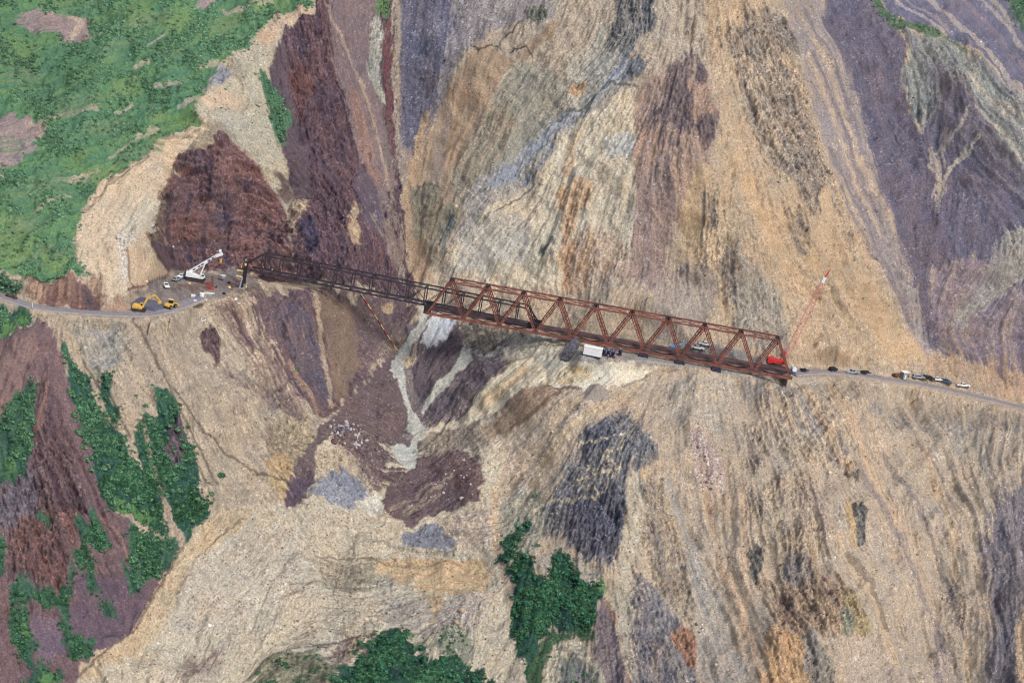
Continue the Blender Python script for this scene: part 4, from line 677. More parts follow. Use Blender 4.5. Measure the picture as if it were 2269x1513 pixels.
# ------------------------------------------------------------------ mesh helpers
class MB:
    def __init__(s): s.v = []; s.f = []
    def add(s, vs, fs):
        n_ = len(s.v); s.v += [tuple(v) for v in vs]; s.f += [tuple(i + n_ for i in f) for f in fs]; return s
    def box(s, c, d, rz=0, taper=1.0):
        x, y, z = d[0] / 2, d[1] / 2, d[2] / 2; vs = []
        for sz, k in ((-1, 1), (1, taper)):
            for sx, sy in ((-1, -1), (1, -1), (1, 1), (-1, 1)):
                a, b = sx * x * k, sy * y * k
                vs.append((c[0] + a * math.cos(rz) - b * math.sin(rz), c[1] + a * math.sin(rz) + b * math.cos(rz), c[2] + sz * z))
        return s.add(vs, [(3, 2, 1, 0), (4, 5, 6, 7), (0, 1, 5, 4), (1, 2, 6, 5), (2, 3, 7, 6), (3, 0, 4, 7)])
    def beam(s, p, q, w, h=None, up=(0, 0, 1), w2=None):
        p = Vector(p); q = Vector(q); h = h or w; d = (q - p)
        if d.length < 1e-6: return s
        d.normalize(); u = Vector(up)
        if abs(d.dot(u)) > .95: u = Vector((0, 1, 0))
        a = d.cross(u).normalized(); b = a.cross(d).normalized(); vs = []
        for c, k in ((p, 1), (q, (w2 or w) / w)):
            for sa, sb in ((-1, -1), (1, -1), (1, 1), (-1, 1)): vs.append(c + a * sa * w / 2 * k + b * sb * h / 2 * k)
        return s.add(vs, [(0, 1, 2, 3), (7, 6, 5, 4), (4, 5, 1, 0), (5, 6, 2, 1), (6, 7, 3, 2), (7, 4, 0, 3)])
    def cyl(s, p, q, r, n_=14, r2=None):
        p = Vector(p); q = Vector(q); d = (q - p).normalized(); u = Vector((0, 0, 1)) if abs(d.z) < .9 else Vector((1, 0, 0))
        a = d.cross(u).normalized(); b = a.cross(d); r2 = r if r2 is None else r2; vs = []
        for c, rr in ((p, r), (q, r2)):
            for i in range(n_): t = 2 * math.pi * i / n_; vs.append(c + a * rr * math.cos(t) + b * rr * math.sin(t))
        fs = [(i, (i + 1) % n_, n_ + (i + 1) % n_, n_ + i) for i in range(n_)] + [tuple(range(n_ - 1, -1, -1)), tuple(range(n_, 2 * n_))]
        return s.add(vs, fs)
    def prism(s, prof, y0, y1, ins=0.0, zc=None):      # prof: (x,z) outline, extruded along y
        n_ = len(prof); vs = [(x, y0, z) for x, z in prof] + [(x, y1, z) for x, z in prof]
        fs = [(i, (i + 1) % n_, n_ + (i + 1) % n_, n_ + i) for i in range(n_)] + [tuple(range(n_ - 1, -1, -1)), tuple(range(n_, 2 * n_))]
        return s.add(vs, fs)
    def build(s, name, mat, parent=None, bev=0.0, smooth=False):
        me = bpy.data.meshes.new(name); me.from_pydata(s.v, [], s.f)
        bm = bmesh.new(); bm.from_mesh(me); bmesh.ops.recalc_face_normals(bm, faces=bm.faces)
        if bev: bmesh.ops.bevel(bm, geom=bm.edges[:], offset=bev, segments=1, affect='EDGES', clamp_overlap=True)
        bm.to_mesh(me); bm.free()
        if smooth: me.polygons.foreach_set('use_smooth', [True] * len(me.polygons))
        me.materials.append(MAT[mat] if isinstance(mat, str) else mat)
        o = bpy.data.objects.new(name, me); COL.objects.link(o)
        if parent: o.parent = parent
        return o
def empty(name, label, cat, loc=(0, 0, 0), rz=0, group=None, tilt=0):
    o = bpy.data.objects.new(name, None); COL.objects.link(o); o.location = loc; o.rotation_euler = (0, tilt, rz); tag(o, label, cat, group); return o
def dup(root, loc, rz, label=None, group=None):
    def cp(o, par):
        c = o.copy(); COL.objects.link(c)
        if par: c.parent = par
        for ch in kids.get(o, []): cp(ch, c)
        return c
    kids = {}
    for o in COL.objects:
        if o.parent: kids.setdefault(o.parent, []).append(o)
    r = cp(root, None); r.location = loc; r.rotation_euler = (0, 0, rz)
    if label: r['label'] = label
    if group: r['group'] = group
    return r
dg = bpy.context.evaluated_depsgraph_get()
def ground(px, py):
    d = ray(px, py); ok, loc, nrm, i = terrain.ray_cast(CAM, d)
    return loc if ok else onY(px, py, 0)
def drop(x, y):
    ok, loc, nrm, i = terrain.ray_cast(Vector((x, y, 400)), Vector((0, 0, -1))); return loc if ok else Vector((x, y, 0))
def heading(p1, p2, z=0):                # world heading of a level line seen between two photo points
    a = onZ(*p1, z); b = onZ(*p2, z); return math.atan2(b.y - a.y, b.x - a.x)

# ------------------------------------------------------------------ roads (gravel sheet on the levelled bench)
def road(name, R_, half, label):
    q = [onZ(*p) for p in R_]; pts = []
    for i in range(len(q) - 1):
        a = q[max(i - 1, 0)]; b = q[i]; c = q[i + 1]; d = q[min(i + 2, len(q) - 1)]
        for k in range(12):
            t = k / 12; pts.append(.5 * ((2 * b) + (c - a) * t + (2 * a - 5 * b + 4 * c - d) * t * t + (3 * b - a - 3 * c + d) * t ** 3))
    pts.append(q[-1]); v = []; f = []; cs = []; W_ = 9; rr = random.Random(3)
    for i, p in enumerate(pts):
        t = (pts[min(i + 1, len(pts) - 1)] - pts[max(i - 1, 0)]); t.z = 0; t.normalize(); nrm = Vector((-t.y, t.x, 0))
        for j in range(W_):
            k = j / (W_ - 1) * 2 - 1; wv = half * (1 + .06 * math.sin(i * .7 + (3 if k > 0 else 0)) + rr.uniform(-.03, .03))
            v.append(p + nrm * k * wv + Vector((0, 0, .22 + .10 * (1 - k * k) - (.5 if abs(k) > .99 else 0))))
            c = np.array(S((150, 146, 148))); e = abs(k)
            if e > .9: c = S((160, 142, 128))
            elif e > .7: c = S((168, 160, 154))
            elif .3 < e < .6: c = S((140, 136, 140))
            cs.append(c * GAIN * rr.uniform(.9, 1.1))
    for i in range(len(pts) - 1):
        for j in range(W_ - 1): f.append((i * W_ + j, i * W_ + j + 1, (i + 1) * W_ + j + 1, (i + 1) * W_ + j))
    me = mesh_np(name, np.array([tuple(a) for a in v]), np.array(f), True); set_col(me, np.array(cs)); me.materials.append(road_mat)
    o = bpy.data.objects.new(name, me); COL.objects.link(o); tag(o, label, kind='structure'); return o
road_mat = attr_mat('gravel_road', jit=.18, bump=.2, sc=1.2)
road('road', ROADL, 3.5, 'narrow grey gravel road curving in from the left edge')
road('road', [(1752, 828, -.3)] + ROADR[1:], 3.6, 'grey gravel road running from the bridge end to the right edge')

# ------------------------------------------------------------------ main truss bridge
L0 = onZ(946, 694, 1.2); L1 = onZ(1750, 838, 1.2)
bx = (L1 - L0); BL = bx.length; ex = bx.normalized(); ey = Vector((-ex.y, ex.x, 0)); ez = Vector((0, 0, 1))
print('BRIDGE', L0, L1, BL)
BW, BH, NP = 7.6, 14.3, 10; PL = BL / NP
def bp(i, side, z): return L0 + ex * (i * PL) + ey * (BW * side) + ez * z          # side 0 near, 1 far
RS = 'weathered_red_steel'
bridge = empty('truss_bridge', 'long rust red steel truss bridge being launched across the landslide gap', 'bridge', L0)
inv = Matrix.Translation(-L0)
class LB_(MB):                             # members given in place, stored relative to the bridge end
    def build(s, name, mat, parent=None, **k):
        off = Vector(parent.location) if parent and parent.parent is None else Vector((0, 0, 0))
        if parent and parent.parent is not None: off = Vector(parent.parent.location)
        s.v = [tuple(Vector(v) - off) for v in s.v]; return MB.build(s, name, mat, parent, **k)
for sd_ in (0, 1):
    b = LB_(); b.beam(bp(0, sd_, 0), bp(10, sd_, 0), .75, .95); b.build('bottom_chord', RS, bridge)
    b = LB_(); b.beam(bp(.5, sd_, BH), bp(9.5, sd_, BH), .5, .6); b.build('top_chord', RS, bridge)
    for i in range(10):
        for a, c in (((i, 0), (i + .5, BH)), ((i + .5, BH), (i + 1, 0))):
            p, q = bp(a[0], sd_, a[1]), bp(c[0], sd_, c[1])
            end = (i == 0 and a[0] == 0) or (i == 9 and c[0] == 10)
            b = LB_(); o_ = ey * .0
            if end: b.beam(p, q, .7, .75, up=ey)
            else:
                n_ = (q - p).normalized().cross(ey).normalized()
                b.beam(p + n_ * .34, q + n_ * .34, .16, .42, up=n_); b.beam(p - n_ * .34, q - n_ * .34, .16, .42, up=n_)
                for t in np.linspace(.08, .92, 9):
                    m_ = p.lerp(q, t); b.beam(m_ - n_ * .3, m_ + n_ * .3, .35, .06, up=ey)
            b.build('end_post' if end else 'diagonal', RS, bridge)
    for i in range(11):
        b = LB_(); c = bp(i, sd_, .25); b.beam(c - ex * .9, c + ex * .9, .7, 1.2); b.build('gusset_plate', 'weathered_brown_steel', bridge)
for i in range(10):
    b = LB_(); c0, c1 = bp(i + .5, 0, BH), bp(i + .5, 1, BH)
    b.beam(c0 + ex * .45 - ez * .1, c1 + ex * .45 - ez * .1, .3, .8); b.beam(c0 - ex * .45 - ez * .1, c1 - ex * .45 - ez * .1, .3, .8)
    b.beam(c0 - ez * 1.6, c1 - ez * 1.6, .25, .25); b.beam(c0, c0 - ez * 1.6, .3); b.beam(c1, c1 - ez * 1.6, .3)
    b.build('sway_frame', 'dark_node_steel', bridge)
for i in range(9):
    b = LB_(); b.beam(bp(i + .5, 0, BH), bp(i + 1.5, 1, BH), .22); b.beam(bp(i + .5, 1, BH + .05), bp(i + 1.5, 0, BH + .05), .26); b.build('top_bracing', RS, bridge)
for i in range(10):
    b = LB_(); b.beam(bp(i, 0, -.35), bp(i + 1, 1, -.35), .26); b.beam(bp(i, 1, -.3), bp(i + 1, 0, -.3), .26); b.build('bottom_bracing', RS, bridge)
for i in range(11):
    b = LB_(); b.beam(bp(i, 0, .3), bp(i, 1, .3), .45, 1.2); b.build('floor_beam', 'weathered_brown_steel', bridge)
for k in (.36, .52, .68, .84):
    b = LB_(); b.beam(bp(0, k, 1.25), bp(10, k, 1.25), .5, .95); b.build('stringer', 'weathered_brown_steel', bridge)
b = LB_(); b.beam(bp(0, .62, 1.85), bp(10, .62, 1.85), 4.6, .14); b.build('deck', 'weathered_brown_steel', bridge)

# ------------------------------------------------------------------ launching nose: lighter dark truss, 16 panels, cantilevered to the left bench
N0 = onZ(577, 603, 3.3)                          # left end of near bottom chord
N1_ = L0 + ex * (3.04 * PL) + ey * 1.2 + ez * 1.8
nx = (N1_ - N0); NL = nx.length; nx = nx.normalized(); NW, NH, NN = 5.6, 7.1, 15; 
ny = Vector((-nx.y, nx.x, 0)).normalized(); NPL = NL / (NN + .25)
print('NOSE', N0, NL)
def npt(i, side, z): return N0 + nx * (i * NPL) + ny * (NW * side) + ez * z
nose = empty('launching_nose', 'dark steel launching truss reaching from inside the red bridge to the left bench', 'truss', N0)
DS = 'dark_steel'
for sd_ in (0, 1):
    b = LB_(); b.beam(npt(-.95, sd_, 0), npt(15.25, sd_, 0), .45, .6); b.build('bottom_chord', DS, nose)
    b = LB_(); b.beam(npt(0, sd_, NH), npt(14.45, sd_, NH), .46, .5); b.build('top_chord', DS, nose)
    b = LB_(); b.beam(npt(0, sd_, NH), npt(-.95, sd_, 1.6), .36, .4); b.build('end_post', DS, nose)
    b = LB_(); b.beam(npt(14.45, sd_, NH), npt(15.25, sd_, .2), .5, .5); b.build('end_post', DS, nose)
    for i in range(15):
        b = LB_(); b.beam(npt(i, sd_, 0), npt(i, sd_, NH), .42); b.build('post', DS, nose)
    for i in range(0, 9):
        b = LB_(); b.beam(npt(i, sd_, NH), npt(i + 1, sd_, .2), .2); b.build('diagonal', DS, nose)
    for i in range(8, 14):
        b = LB_(); b.beam(npt(i, sd_, 0), npt(i + 1, sd_, NH), .24); b.build('diagonal', DS, nose)
for i in range(15):
    b = LB_(); b.beam(npt(i, 0, NH), npt(i, 1, NH), .4, .4); b.build('top_strut', DS, nose); b = LB_(); b.beam(npt(i, 0, 0), npt(i, 1, 0), .3, .5); b.build('floor_beam', DS, nose)
for i in range(14):
    b = LB_(); b.beam(npt(i, 0, NH - .1), npt(i + 1, 1, NH - .1), .12); b.build('top_bracing', DS, nose); b = LB_(); b.beam(npt(i, 0, -.1), npt(i + 1, 1, -.1), .16); b.build('lateral_bracing', DS, nose)
b = LB_(); b.beam(npt(0, .5, .35), npt(15.2, .5, .35), 1.0, .12); b.build('walkway', M('walkway_grey', (96, 88, 100), .8), nose)
for sd_ in (0, 1): b = LB_(); b.beam(npt(14.7, sd_, .9), npt(15.35, sd_, .9), .9, 1.8); b.build('end_bracket', 'dark_node_steel', nose)
for k in (.4, 6.6): b = LB_(); c = L0 + ey * k + ez * 1.6; b.beam(c - ex * 1.5, c + ex * 1.5, 1.2, 3.6); b.build('link_frame', 'dark_node_steel', nose)

def place(px, py): g = ground(px, py); return g

# ------------------------------------------------------------------ vehicles
def wheel(root, x, y, r=.42, w=.3, name='wheel'):
    b = MB(); b.cyl((x, y - w / 2, r), (x, y + w / 2, r), r, 16); t = b.build(name, 'black_rubber', root, bev=.03)
    b = MB(); s_ = 1 if y > 0 else -1; b.cyl((x, y + s_ * (w / 2 - .05), r), (x, y + s_ * (w / 2 + .03), r), r * .55, 12); b.build('rim', 'chrome', t)
def vehicle(name, label, paint, kind, loc, rz, L=5.6, group=None, cat='pickup'):
    o = empty(name, label, cat, loc, rz, group); w = .98; h = 1.05
    if kind == 'pickup':
        b = MB(); b.prism([(-L/2, .5), (L/2 - .1, .45), (L/2, .75), (L/2 - .15, 1.1), (L*.19, 1.2), (-L*.13, 1.2), (-L*.13, .78), (-L/2 + .12, .78), (-L/2 + .12, 1.16), (-L/2, 1.16)], -w, w)
        b.box((-L*.32, w - .05, .97), (L*.38, .1, .42)); b.box((-L*.32, -w + .05, .97), (L*.38, .1, .42)); b.build('body', paint, o, bev=.05)
        b = MB(); b.prism([(-L*.14, 1.15), (L*.20, 1.17), (L*.08, 1.78), (-L*.12, 1.8)], -.82, .82); c = b.build('cab', paint, o, bev=.06)
        cx0, cx1 = -L*.12, L*.08
        b = MB(); b.prism([(L*.205, 1.2), (L*.19, 1.2), (L*.085, 1.72), (L*.1, 1.74)], -.7, .7); b.build('windscreen', 'dark_glass', o)
        for s_ in (-1, 1):
            b = MB(); b.prism([(-L*.11, 1.25), (L*.165, 1.25), (L*.075, 1.7), (-L*.105, 1.7)], s_ * .8, s_ * .85); b.build('side_window', 'dark_glass', o)
        b = MB(); b.box((-L*.137, 0, 1.5), (.05, 1.3, .4)); b.build('rear_window', 'dark_glass', o)
    elif kind == 'suv':
        b = MB(); b.prism([(-L/2, .5), (L/2 - .1, .45), (L/2, .75), (L/2 - .12, 1.05), (L*.27, 1.18), (-L/2 + .05, 1.2)], -w, w); b.build('body', paint, o, bev=.06)
        b = MB(); b.prism([(-L/2 + .08, 1.16), (L*.27, 1.16), (L*.14, 1.74), (-L/2 + .35, 1.78)], -.84, .84); b.build('cab', paint, o, bev=.08)
        b = MB(); b.prism([(L*.275, 1.2), (L*.255, 1.2), (L*.15, 1.68), (L*.165, 1.7)], -.72, .72); b.build('windscreen', 'dark_glass', o)
        for s_ in (-1, 1):
            b = MB(); b.prism([(-L/2 + .35, 1.27), (L*.22, 1.25), (L*.13, 1.66), (-L/2 + .5, 1.68)], s_ * .82, s_ * .87); b.build('side_window', 'dark_glass', o)
        b = MB(); b.prism([(-L/2 + .1, 1.26), (-L/2 + .06, 1.28), (-L/2 + .24, 1.68), (-L/2 + .3, 1.68)], -.7, .7); b.build('rear_window', 'dark_glass', o)
    for x in (-L*.31, L*.31):
        for y in (-w + .12, w - .12): wheel(o, x, y)
    for y in (-.7, .7):
        b = MB(); b.box((L/2 - .03, y, .85), (.12, .34, .2)); b.build('headlight', 'lamp_glass', o)
        b = MB(); b.box((-L/2 + .0, y * 1.15, .95), (.08, .2, .3)); b.build('tail_light', 'tail_red', o)
    b = MB(); b.box((L/2 + .02, 0, .55), (.14, 1.8, .22)); b.build('bumper', 'chrome' if kind == 'pickup' else 'black_rubber', o, bev=.02)
    return o
HR = (lambda a, b: math.atan2(b.y - a.y, b.x - a.x))(onZ(1860, 827, -3.3), onZ(1940, 838, -5.5)); HR2 = (lambda a, b: math.atan2(b.y - a.y, b.x - a.x))(onZ(2030, 850, -8), onZ(2140, 873, -10.5))
def rp(px, py): g = ground(px, py); return g + Vector((0, 0, .3))
K1 = 'work vehicles lined up on the right road'
vehicle('pickup_truck', 'silver pickup standing before a dark trailer on the road', 'silver_paint', 'pickup', rp(1888, 829), HR + math.pi, 6.2, K1)
vehicle('parked_car', 'grey silver estate car at the left end of the tight row of cars', 'silver_paint', 'suv', rp(2034, 840), HR2 + .05, 5.6, K1, 'car')
vehicle('parked_car', 'black car squeezed between the grey estate car and the white pickup', 'black_paint', 'suv', rp(2057, 842), HR2 - .1, 5.2, K1, 'car')
vehicle('pickup_truck', 'white pickup in the middle of the tight row, left of the blue car', 'white_paint', 'pickup', rp(2076, 845), HR2 - .15, 5.8, K1)
vehicle('parked_car', 'blue grey car at the right end of the tight row of cars', 'blue_paint', 'suv', rp(2096, 850), HR2 - .5, 5.0, K1, 'car')
vehicle('pickup_truck', 'white pickup standing apart, farthest right on the road', 'white_paint', 'pickup', rp(2133, 858), HR2, 6.2, K1)
vehicle('parked_car', 'dark car beside the road embankment, left of the silver pickup', 'black_paint', 'suv', rp(1845, 823), HR + .3, 4.6, K1, 'car')
def trailer(label, loc, rz, L=4.5, mat='black_paint', load=None):
    o = empty('flat_trailer', label, 'trailer', loc, rz)
    b = MB(); b.box((0, 0, .7), (L, 2.0, .16)); b.beam((L/2, 0, .65), (L/2 + 1.4, 0, .5), .14); b.build('bed', mat, o, bev=.02)
    b = MB()
    for s_ in (-1, 1): b.box((0, s_ * 1.0, .95), (L, .08, .4))
    b.box((-L/2, 0, .95), (.08, 2, .4)); b.build('side_rail', mat, o)
    for y in (-1.08, 1.08): wheel(o, -.4, y, .36, .22)
    if load: b = MB(); b.box((0, 0, 1.15), (L * .8, 1.5, .7), taper=.85); b.build('cargo', load, o, bev=.06)
    return o
trailer('dark trailer parked right behind the silver pickup', rp(1916, 830), HR, 4.2, 'black_paint', 'dark_node_steel')
trailer('low black trailer lying on the road just right of the bridge end', rp(1781, 825), HR, 3.2, 'black_paint')
trailer('low rusty trailer at the road edge left of the white hut', rp(1985, 836), HR + .1, 3.0, 'rust_brown', 'rust_brown')
# site hut
def hut(label, loc, rz, d=(3.2, 2.6, 2.9), roof='roof_white', wall='concrete', name='site_hut'):
    o = empty(name, label, 'hut', loc, rz)
    b = MB(); b.box((0, 0, d[2] / 2), d); b.build('wall', wall, o, bev=.03)
    b = MB(); b.box((0, 0, d[2] + .09), (d[0] + .2, d[1] + .2, .18)); b.build('roof', roof, o, bev=.03)
    b = MB(); b.box((-.5, -d[1] / 2 - .03, 1.0), (.85, .06, 1.95)); k = b.build('door', 'offwhite', o); b = MB(); b.box((-.2, -d[1] / 2 - .09, 1.0), (.05, .06, .12)); b.build('handle', 'chrome', k)
    b = MB(); b.box((.9, -d[1] / 2 - .03, 1.5), (.7, .05, .6)); b.build('window', 'dark_glass', o)
    return o
hut('small white roofed hut between the rusty trailer and the row of cars', rp(2003, 840), HR)
# white tank trailer at bridge end
o = empty('water_trailer', 'white tank trailer standing right against the bridge end', 'trailer', rp(1757, 826), HR + 1.2)
b = MB(); b.cyl((-1.8, 0, 1.6), (1.8, 0, 1.6), .95, 18); b.build('tank', 'white_paint', o, smooth=False); b = MB(); b.box((0, 0, .65), (4.4, 1.7, .2)); b.beam((2.2, 0, .6), (3.4, 0, .5), .12); b.build('frame', 'lift_blue', o)
for y in (-.9, .9): wheel(o, -.5, y, .4, .25)
b = MB(); b.cyl((0, 0, 2.5), (0, 0, 2.75), .3, 12); b.build('hatch', 'chrome', o)

# vehicles on the pad behind the bridge
vehicle('service_truck', 'white pickup behind the bridge, lower of two white vehicles beside the blue lift', 'white_paint', 'pickup', ground(1545, 774) + Vector((0, 0, .05)), heading((1530, 770), (1560, 775)), 5.6, 'white pickups behind the bridge')
vehicle('service_truck', 'white pickup behind the bridge, upper one under the cut slope', 'white_paint', 'pickup', ground(1562, 766) + Vector((0, 0, .05)), heading((1545, 760), (1580, 766)), 5.4, 'white pickups behind the bridge')

# blue boom lift
g = ground(1490, 779); o = empty('boom_lift', 'bright blue boom lift with long raised arm behind the bridge', 'boom lift', g, heading((1480, 777), (1510, 782)))
b = MB(); b.box((0, 0, .9), (3.6, 2.2, .7), taper=.9); b.build('chassis', 'lift_blue', o, bev=.06)
b = MB(); b.box((-.3, 0, 1.75), (2.8, 1.9, 1.0), taper=.85); b.build('turntable', 'lift_blue', o, bev=.08)
b = MB(); b.beam((-1.2, 0, 2.2), (3.6, 0, 3.9), .42, .5); b.beam((3.6, 0, 3.9), (8.0, 0, 5.4), .3, .36); b.build('boom', M('lift_arm', (120, 190, 235), .4), o)
b = MB(); b.box((8.5, 0, 5.2), (.8, 1.6, .08))
for dx in (-.4, .4):
    for dy in (-.8, 0, .8): b.beam((8.5 + dx, dy, 5.2), (8.5 + dx, dy, 6.2), .06)
for dy in (-.8, .8): b.beam((8.1, dy, 6.2), (8.9, dy, 6.2), .06); b.beam((8.1, dy, 5.7), (8.9, dy, 5.7), .05)
b.beam((8.1, -.8, 6.2), (8.1, .8, 6.2), .06); b.beam((8.9, -.8, 6.2), (8.9, .8, 6.2), .06); b.build('basket', 'white_paint', o)
for x in (-1.2, 1.2):
    for y in (-1.05, 1.05): wheel(o, x, y, .5, .35)

# container on the pad with its machinery
g = ground(1312, 789) + Vector((0, 0, .05)); HC = heading((1292, 783), (1332, 791))
o = empty('storage_container', 'big white sided container with a dark end wall on the pad left of the machinery', 'container', g, HC)
b = MB(); b.box((0, 0, 1.9), (7.2, 3.2, 3.4)); b.build('wall', 'roof_white', o, bev=.04)
b = MB(); b.box((0, 0, 3.7), (7.5, 3.5, .2)); b.box((0, 0, 3.82), (7.0, 3.0, .08)); b.build('roof', 'roof_white', o, bev=.03)
b = MB(); b.box((-3.68, 0, 1.9), (.16, 3.3, 3.4)); b.build('end_wall', 'wall_blue', o)
b = MB(); b.box((0, -1.66, .32), (7.3, .14, .5)); b.build('skirt', 'deep_blue', o)
b = MB()
for i in range(18): b.box((-3.4 + i * .4, -1.63, 2.0), (.1, .06, 2.8))
b.build('side_rib', 'roof_white', o)
for s_ in (-1, 1): b = MB(); b.box((-3.79, s_ * .8, 1.75), (.06, 1.5, 2.9)); k = b.build('door', 'deep_blue', o); b = MB(); b.cyl((-3.86, s_ * .2, .5), (-3.86, s_ * .2, 3.0), .04, 8); b.build('lock_bar', 'chrome', k)
b = MB(); b.box((0, 0, .06), (7.2, 3.2, .12)); b.build('base_frame', 'black_paint', o)
# hydraulic power pack next to it
def powerpack(label, px, py, n_, sc=1.0, z0=.05):
    o = empty('power_pack', label, 'machinery', ground(px, py) + Vector((0, 0, z0)), HC)
    b = MB(); b.box((0, 0, .2), (n_ * 1.9 * sc, 2.4, .3)); b.build('skid', 'dark_steel', o)
    for i in range(n_):
        x = (i - (n_ - 1) / 2) * 1.85 * sc
        b = MB(); b.box((x, 0, 1.45), (1.5 * sc, 2.1, 2.2)); k = b.build('cabinet', 'wall_blue', o, bev=.05)
        b = MB(); b.box((x, .2, 2.62), (.5, 1.1, .14)); b.build('vent', 'silver_paint', k)
        b = MB(); b.cyl((x + .4, .7, 2.5), (x + .4, .7, 3.2), .09, 8); b.build('exhaust', 'chrome', k)
        b = MB(); b.box((x, -1.07, 1.4), (1.0, .06, 1.4)); b.build('panel', 'black_paint', k)
    return o
powerpack('row of dark blue machine cabinets right of the white container', 1347, 789, 3)
powerpack('small dark machine cabinet pair farther right along the pad', 1373, 787, 1, .8)

# launching roller towers under the bridge
def roller(label, i, near_off=-1.0, hgt=None):
    c = bp(i, 0, 0) + ey * near_off; g = drop(c.x, c.y); top = c.z - .55; H_ = max(.8, top - g.z)
    o = empty('roller_support', label, 'support', (c.x, c.y, g.z - .25), math.atan2(ex.y, ex.x), 'roller supports under the bridge')
    b = MB(); b.box((0, 0, .25), (4.2, 3.4, .5)); b.build('footing', 'dark_steel', o, bev=.05)
    for x in (-1.4, 1.4):
        for y in (-1, 1): b = MB(); b.box((x, y, .4 + H_ / 2), (.45, .45, H_ - .1)); b.build('leg', 'dark_node_steel', o)
    b = MB(); b.beam((-1.4, -1, .5), (1.4, -1, H_), .15); b.beam((1.4, -1, .5), (-1.4, -1, H_), .15); b.build('cross_brace', 'dark_steel', o)
    b = MB()
    for x in (-1.2, -.4, .4, 1.2): b.cyl((x, -.9, H_ + .12), (x, .9, H_ + .12), .3, 12)
    b.build('roller', 'track_steel', o)
    b = MB(); b.box((0, 0, H_ - .15), (3.6, 2.6, .3)); b.build('head_frame', 'wall_blue', o)
    return o
roller('dark roller support under the bridge above the middle of the pad', 6.0, -.6)
roller('dark roller support under the bridge at the pad edge, left of the last one', 7.0, -1.4)
roller('dark roller support farthest right under the bridge', 8.0, -1.6)

# red lattice crawler crane
RC = ground(1722, 812); HX = ex
o = empty('lattice_crane', 'red crawler crane with long lattice boom behind the right end of the bridge', 'crane', RC, 0)
def cw(px, py, Y=None): return onY(px, py, RC.y + 1.0 if Y is None else Y) - RC
for s_ in (-1, 1):
    b = MB(); y = s_ * 2.2
    prof = [(-3.2, .5), (-2.8, .05), (2.8, .05), (3.2, .5), (3.2, .75), (2.8, 1.1), (-2.8, 1.1), (-3.2, .75)]
    b.prism(prof, y - .45, y + .45); b.build('crawler_track', 'track_steel', o, bev=.05)
b = MB(); b.box((0, 0, 1.1), (2.4, 3.6, .7)); b.build('undercarriage', 'track_steel', o)
b = MB(); b.box((-.6, 0, 2.2), (5.4, 2.8, 1.5)); b.build('machinery_house', 'crane_red', o, bev=.08)
b = MB(); b.box((-3.7, 0, 2.5), (1.6, 3.6, 2.4)); b.build('counterweight', 'crane_red', o, bev=.08)
b = MB(); b.box((2.3, -1.5, 2.3), (1.5, 1.0, 1.7), taper=.85); k = b.build('cab', 'crane_red', o, bev=.05); b = MB(); b.box((2.4, -2.0, 2.5), (1.1, .06, .9)); b.build('window', 'dark_glass', k)
foot = Vector((2.4, .6, 2.4)); tip = cw(1823, 624)
dirb = (tip - foot); bl = dirb.length; u = dirb.normalized(); yy = Vector((0, 1, 0)); sdv = u.cross(yy).normalized(); y2 = sdv.cross(u).normalized()
b = MB(); nseg = 26
def bc(t, a, c):
    w = 1.0 * min(1, t / .10 + .12, (1 - t) / .10 + .25); return foot + dirb * t + sdv * a * w + y2 * c * w
for k in range(nseg):
    t0, t1 = k / nseg, (k + 1) / nseg
    for a, c in ((-1, -1), (1, -1), (1, 1), (-1, 1)): b.beam(bc(t0, a, c), bc(t1, a, c), .10)
    for (a, c), (a2, c2) in (((-1, -1), (1, -1)), ((1, -1), (1, 1)), ((1, 1), (-1, 1)), ((-1, 1), (-1, -1))):
        if k % 2: a, c, a2, c2 = a2, c2, a, c
        b.beam(bc(t0, a, c), bc(t1, a2, c2), .06)
b.build('lattice_boom', 'lattice_red', o)
b = MB(); b.beam(tip - u * .5, tip + u * 2.0, 1.3, 1.6); b.build('boom_head', 'white_paint', o, bev=.1)
jt = cw(1840, 597); b = MB(); b.beam(tip + u * 1.5, jt, .5, .6, w2=.25); b.build('jib', 'crane_red', o)
mast = cw(1711, 789); b = MB(); b.beam((-2.0, -.9, 2.9), mast, .2); b.beam((-2.0, .9, 2.9), mast, .2); b.beam((.4, 0, 2.9), mast, .2); b.build('mast_frame', 'crane_red', o)
m2 = cw(1737, 783); b = MB(); b.beam((.8, 0, 2.9), m2, .22); b.cyl(m2 - yy * .4, m2 + yy * .4, 1.0, 14); b.build('gantry_sheave', 'crane_red', o)
b = MB(); b.beam(mast, m2, .07); b.beam(m2, tip, .07); b.build('pendant_line', 'lattice_red', o)
hook = tip + u * 1.2; b = MB(); b.beam(hook + Vector((.6, 0, 0)), hook + Vector((.6, 0, -9)), .05); b.build('hoist_line', 'dark_steel', o); b = MB(); b.cyl(hook + Vector((.6, 0, -9.9)), hook + Vector((.6, 0, -9)), .35, 10, .2); b.build('hook_block', 'machine_yellow', o)

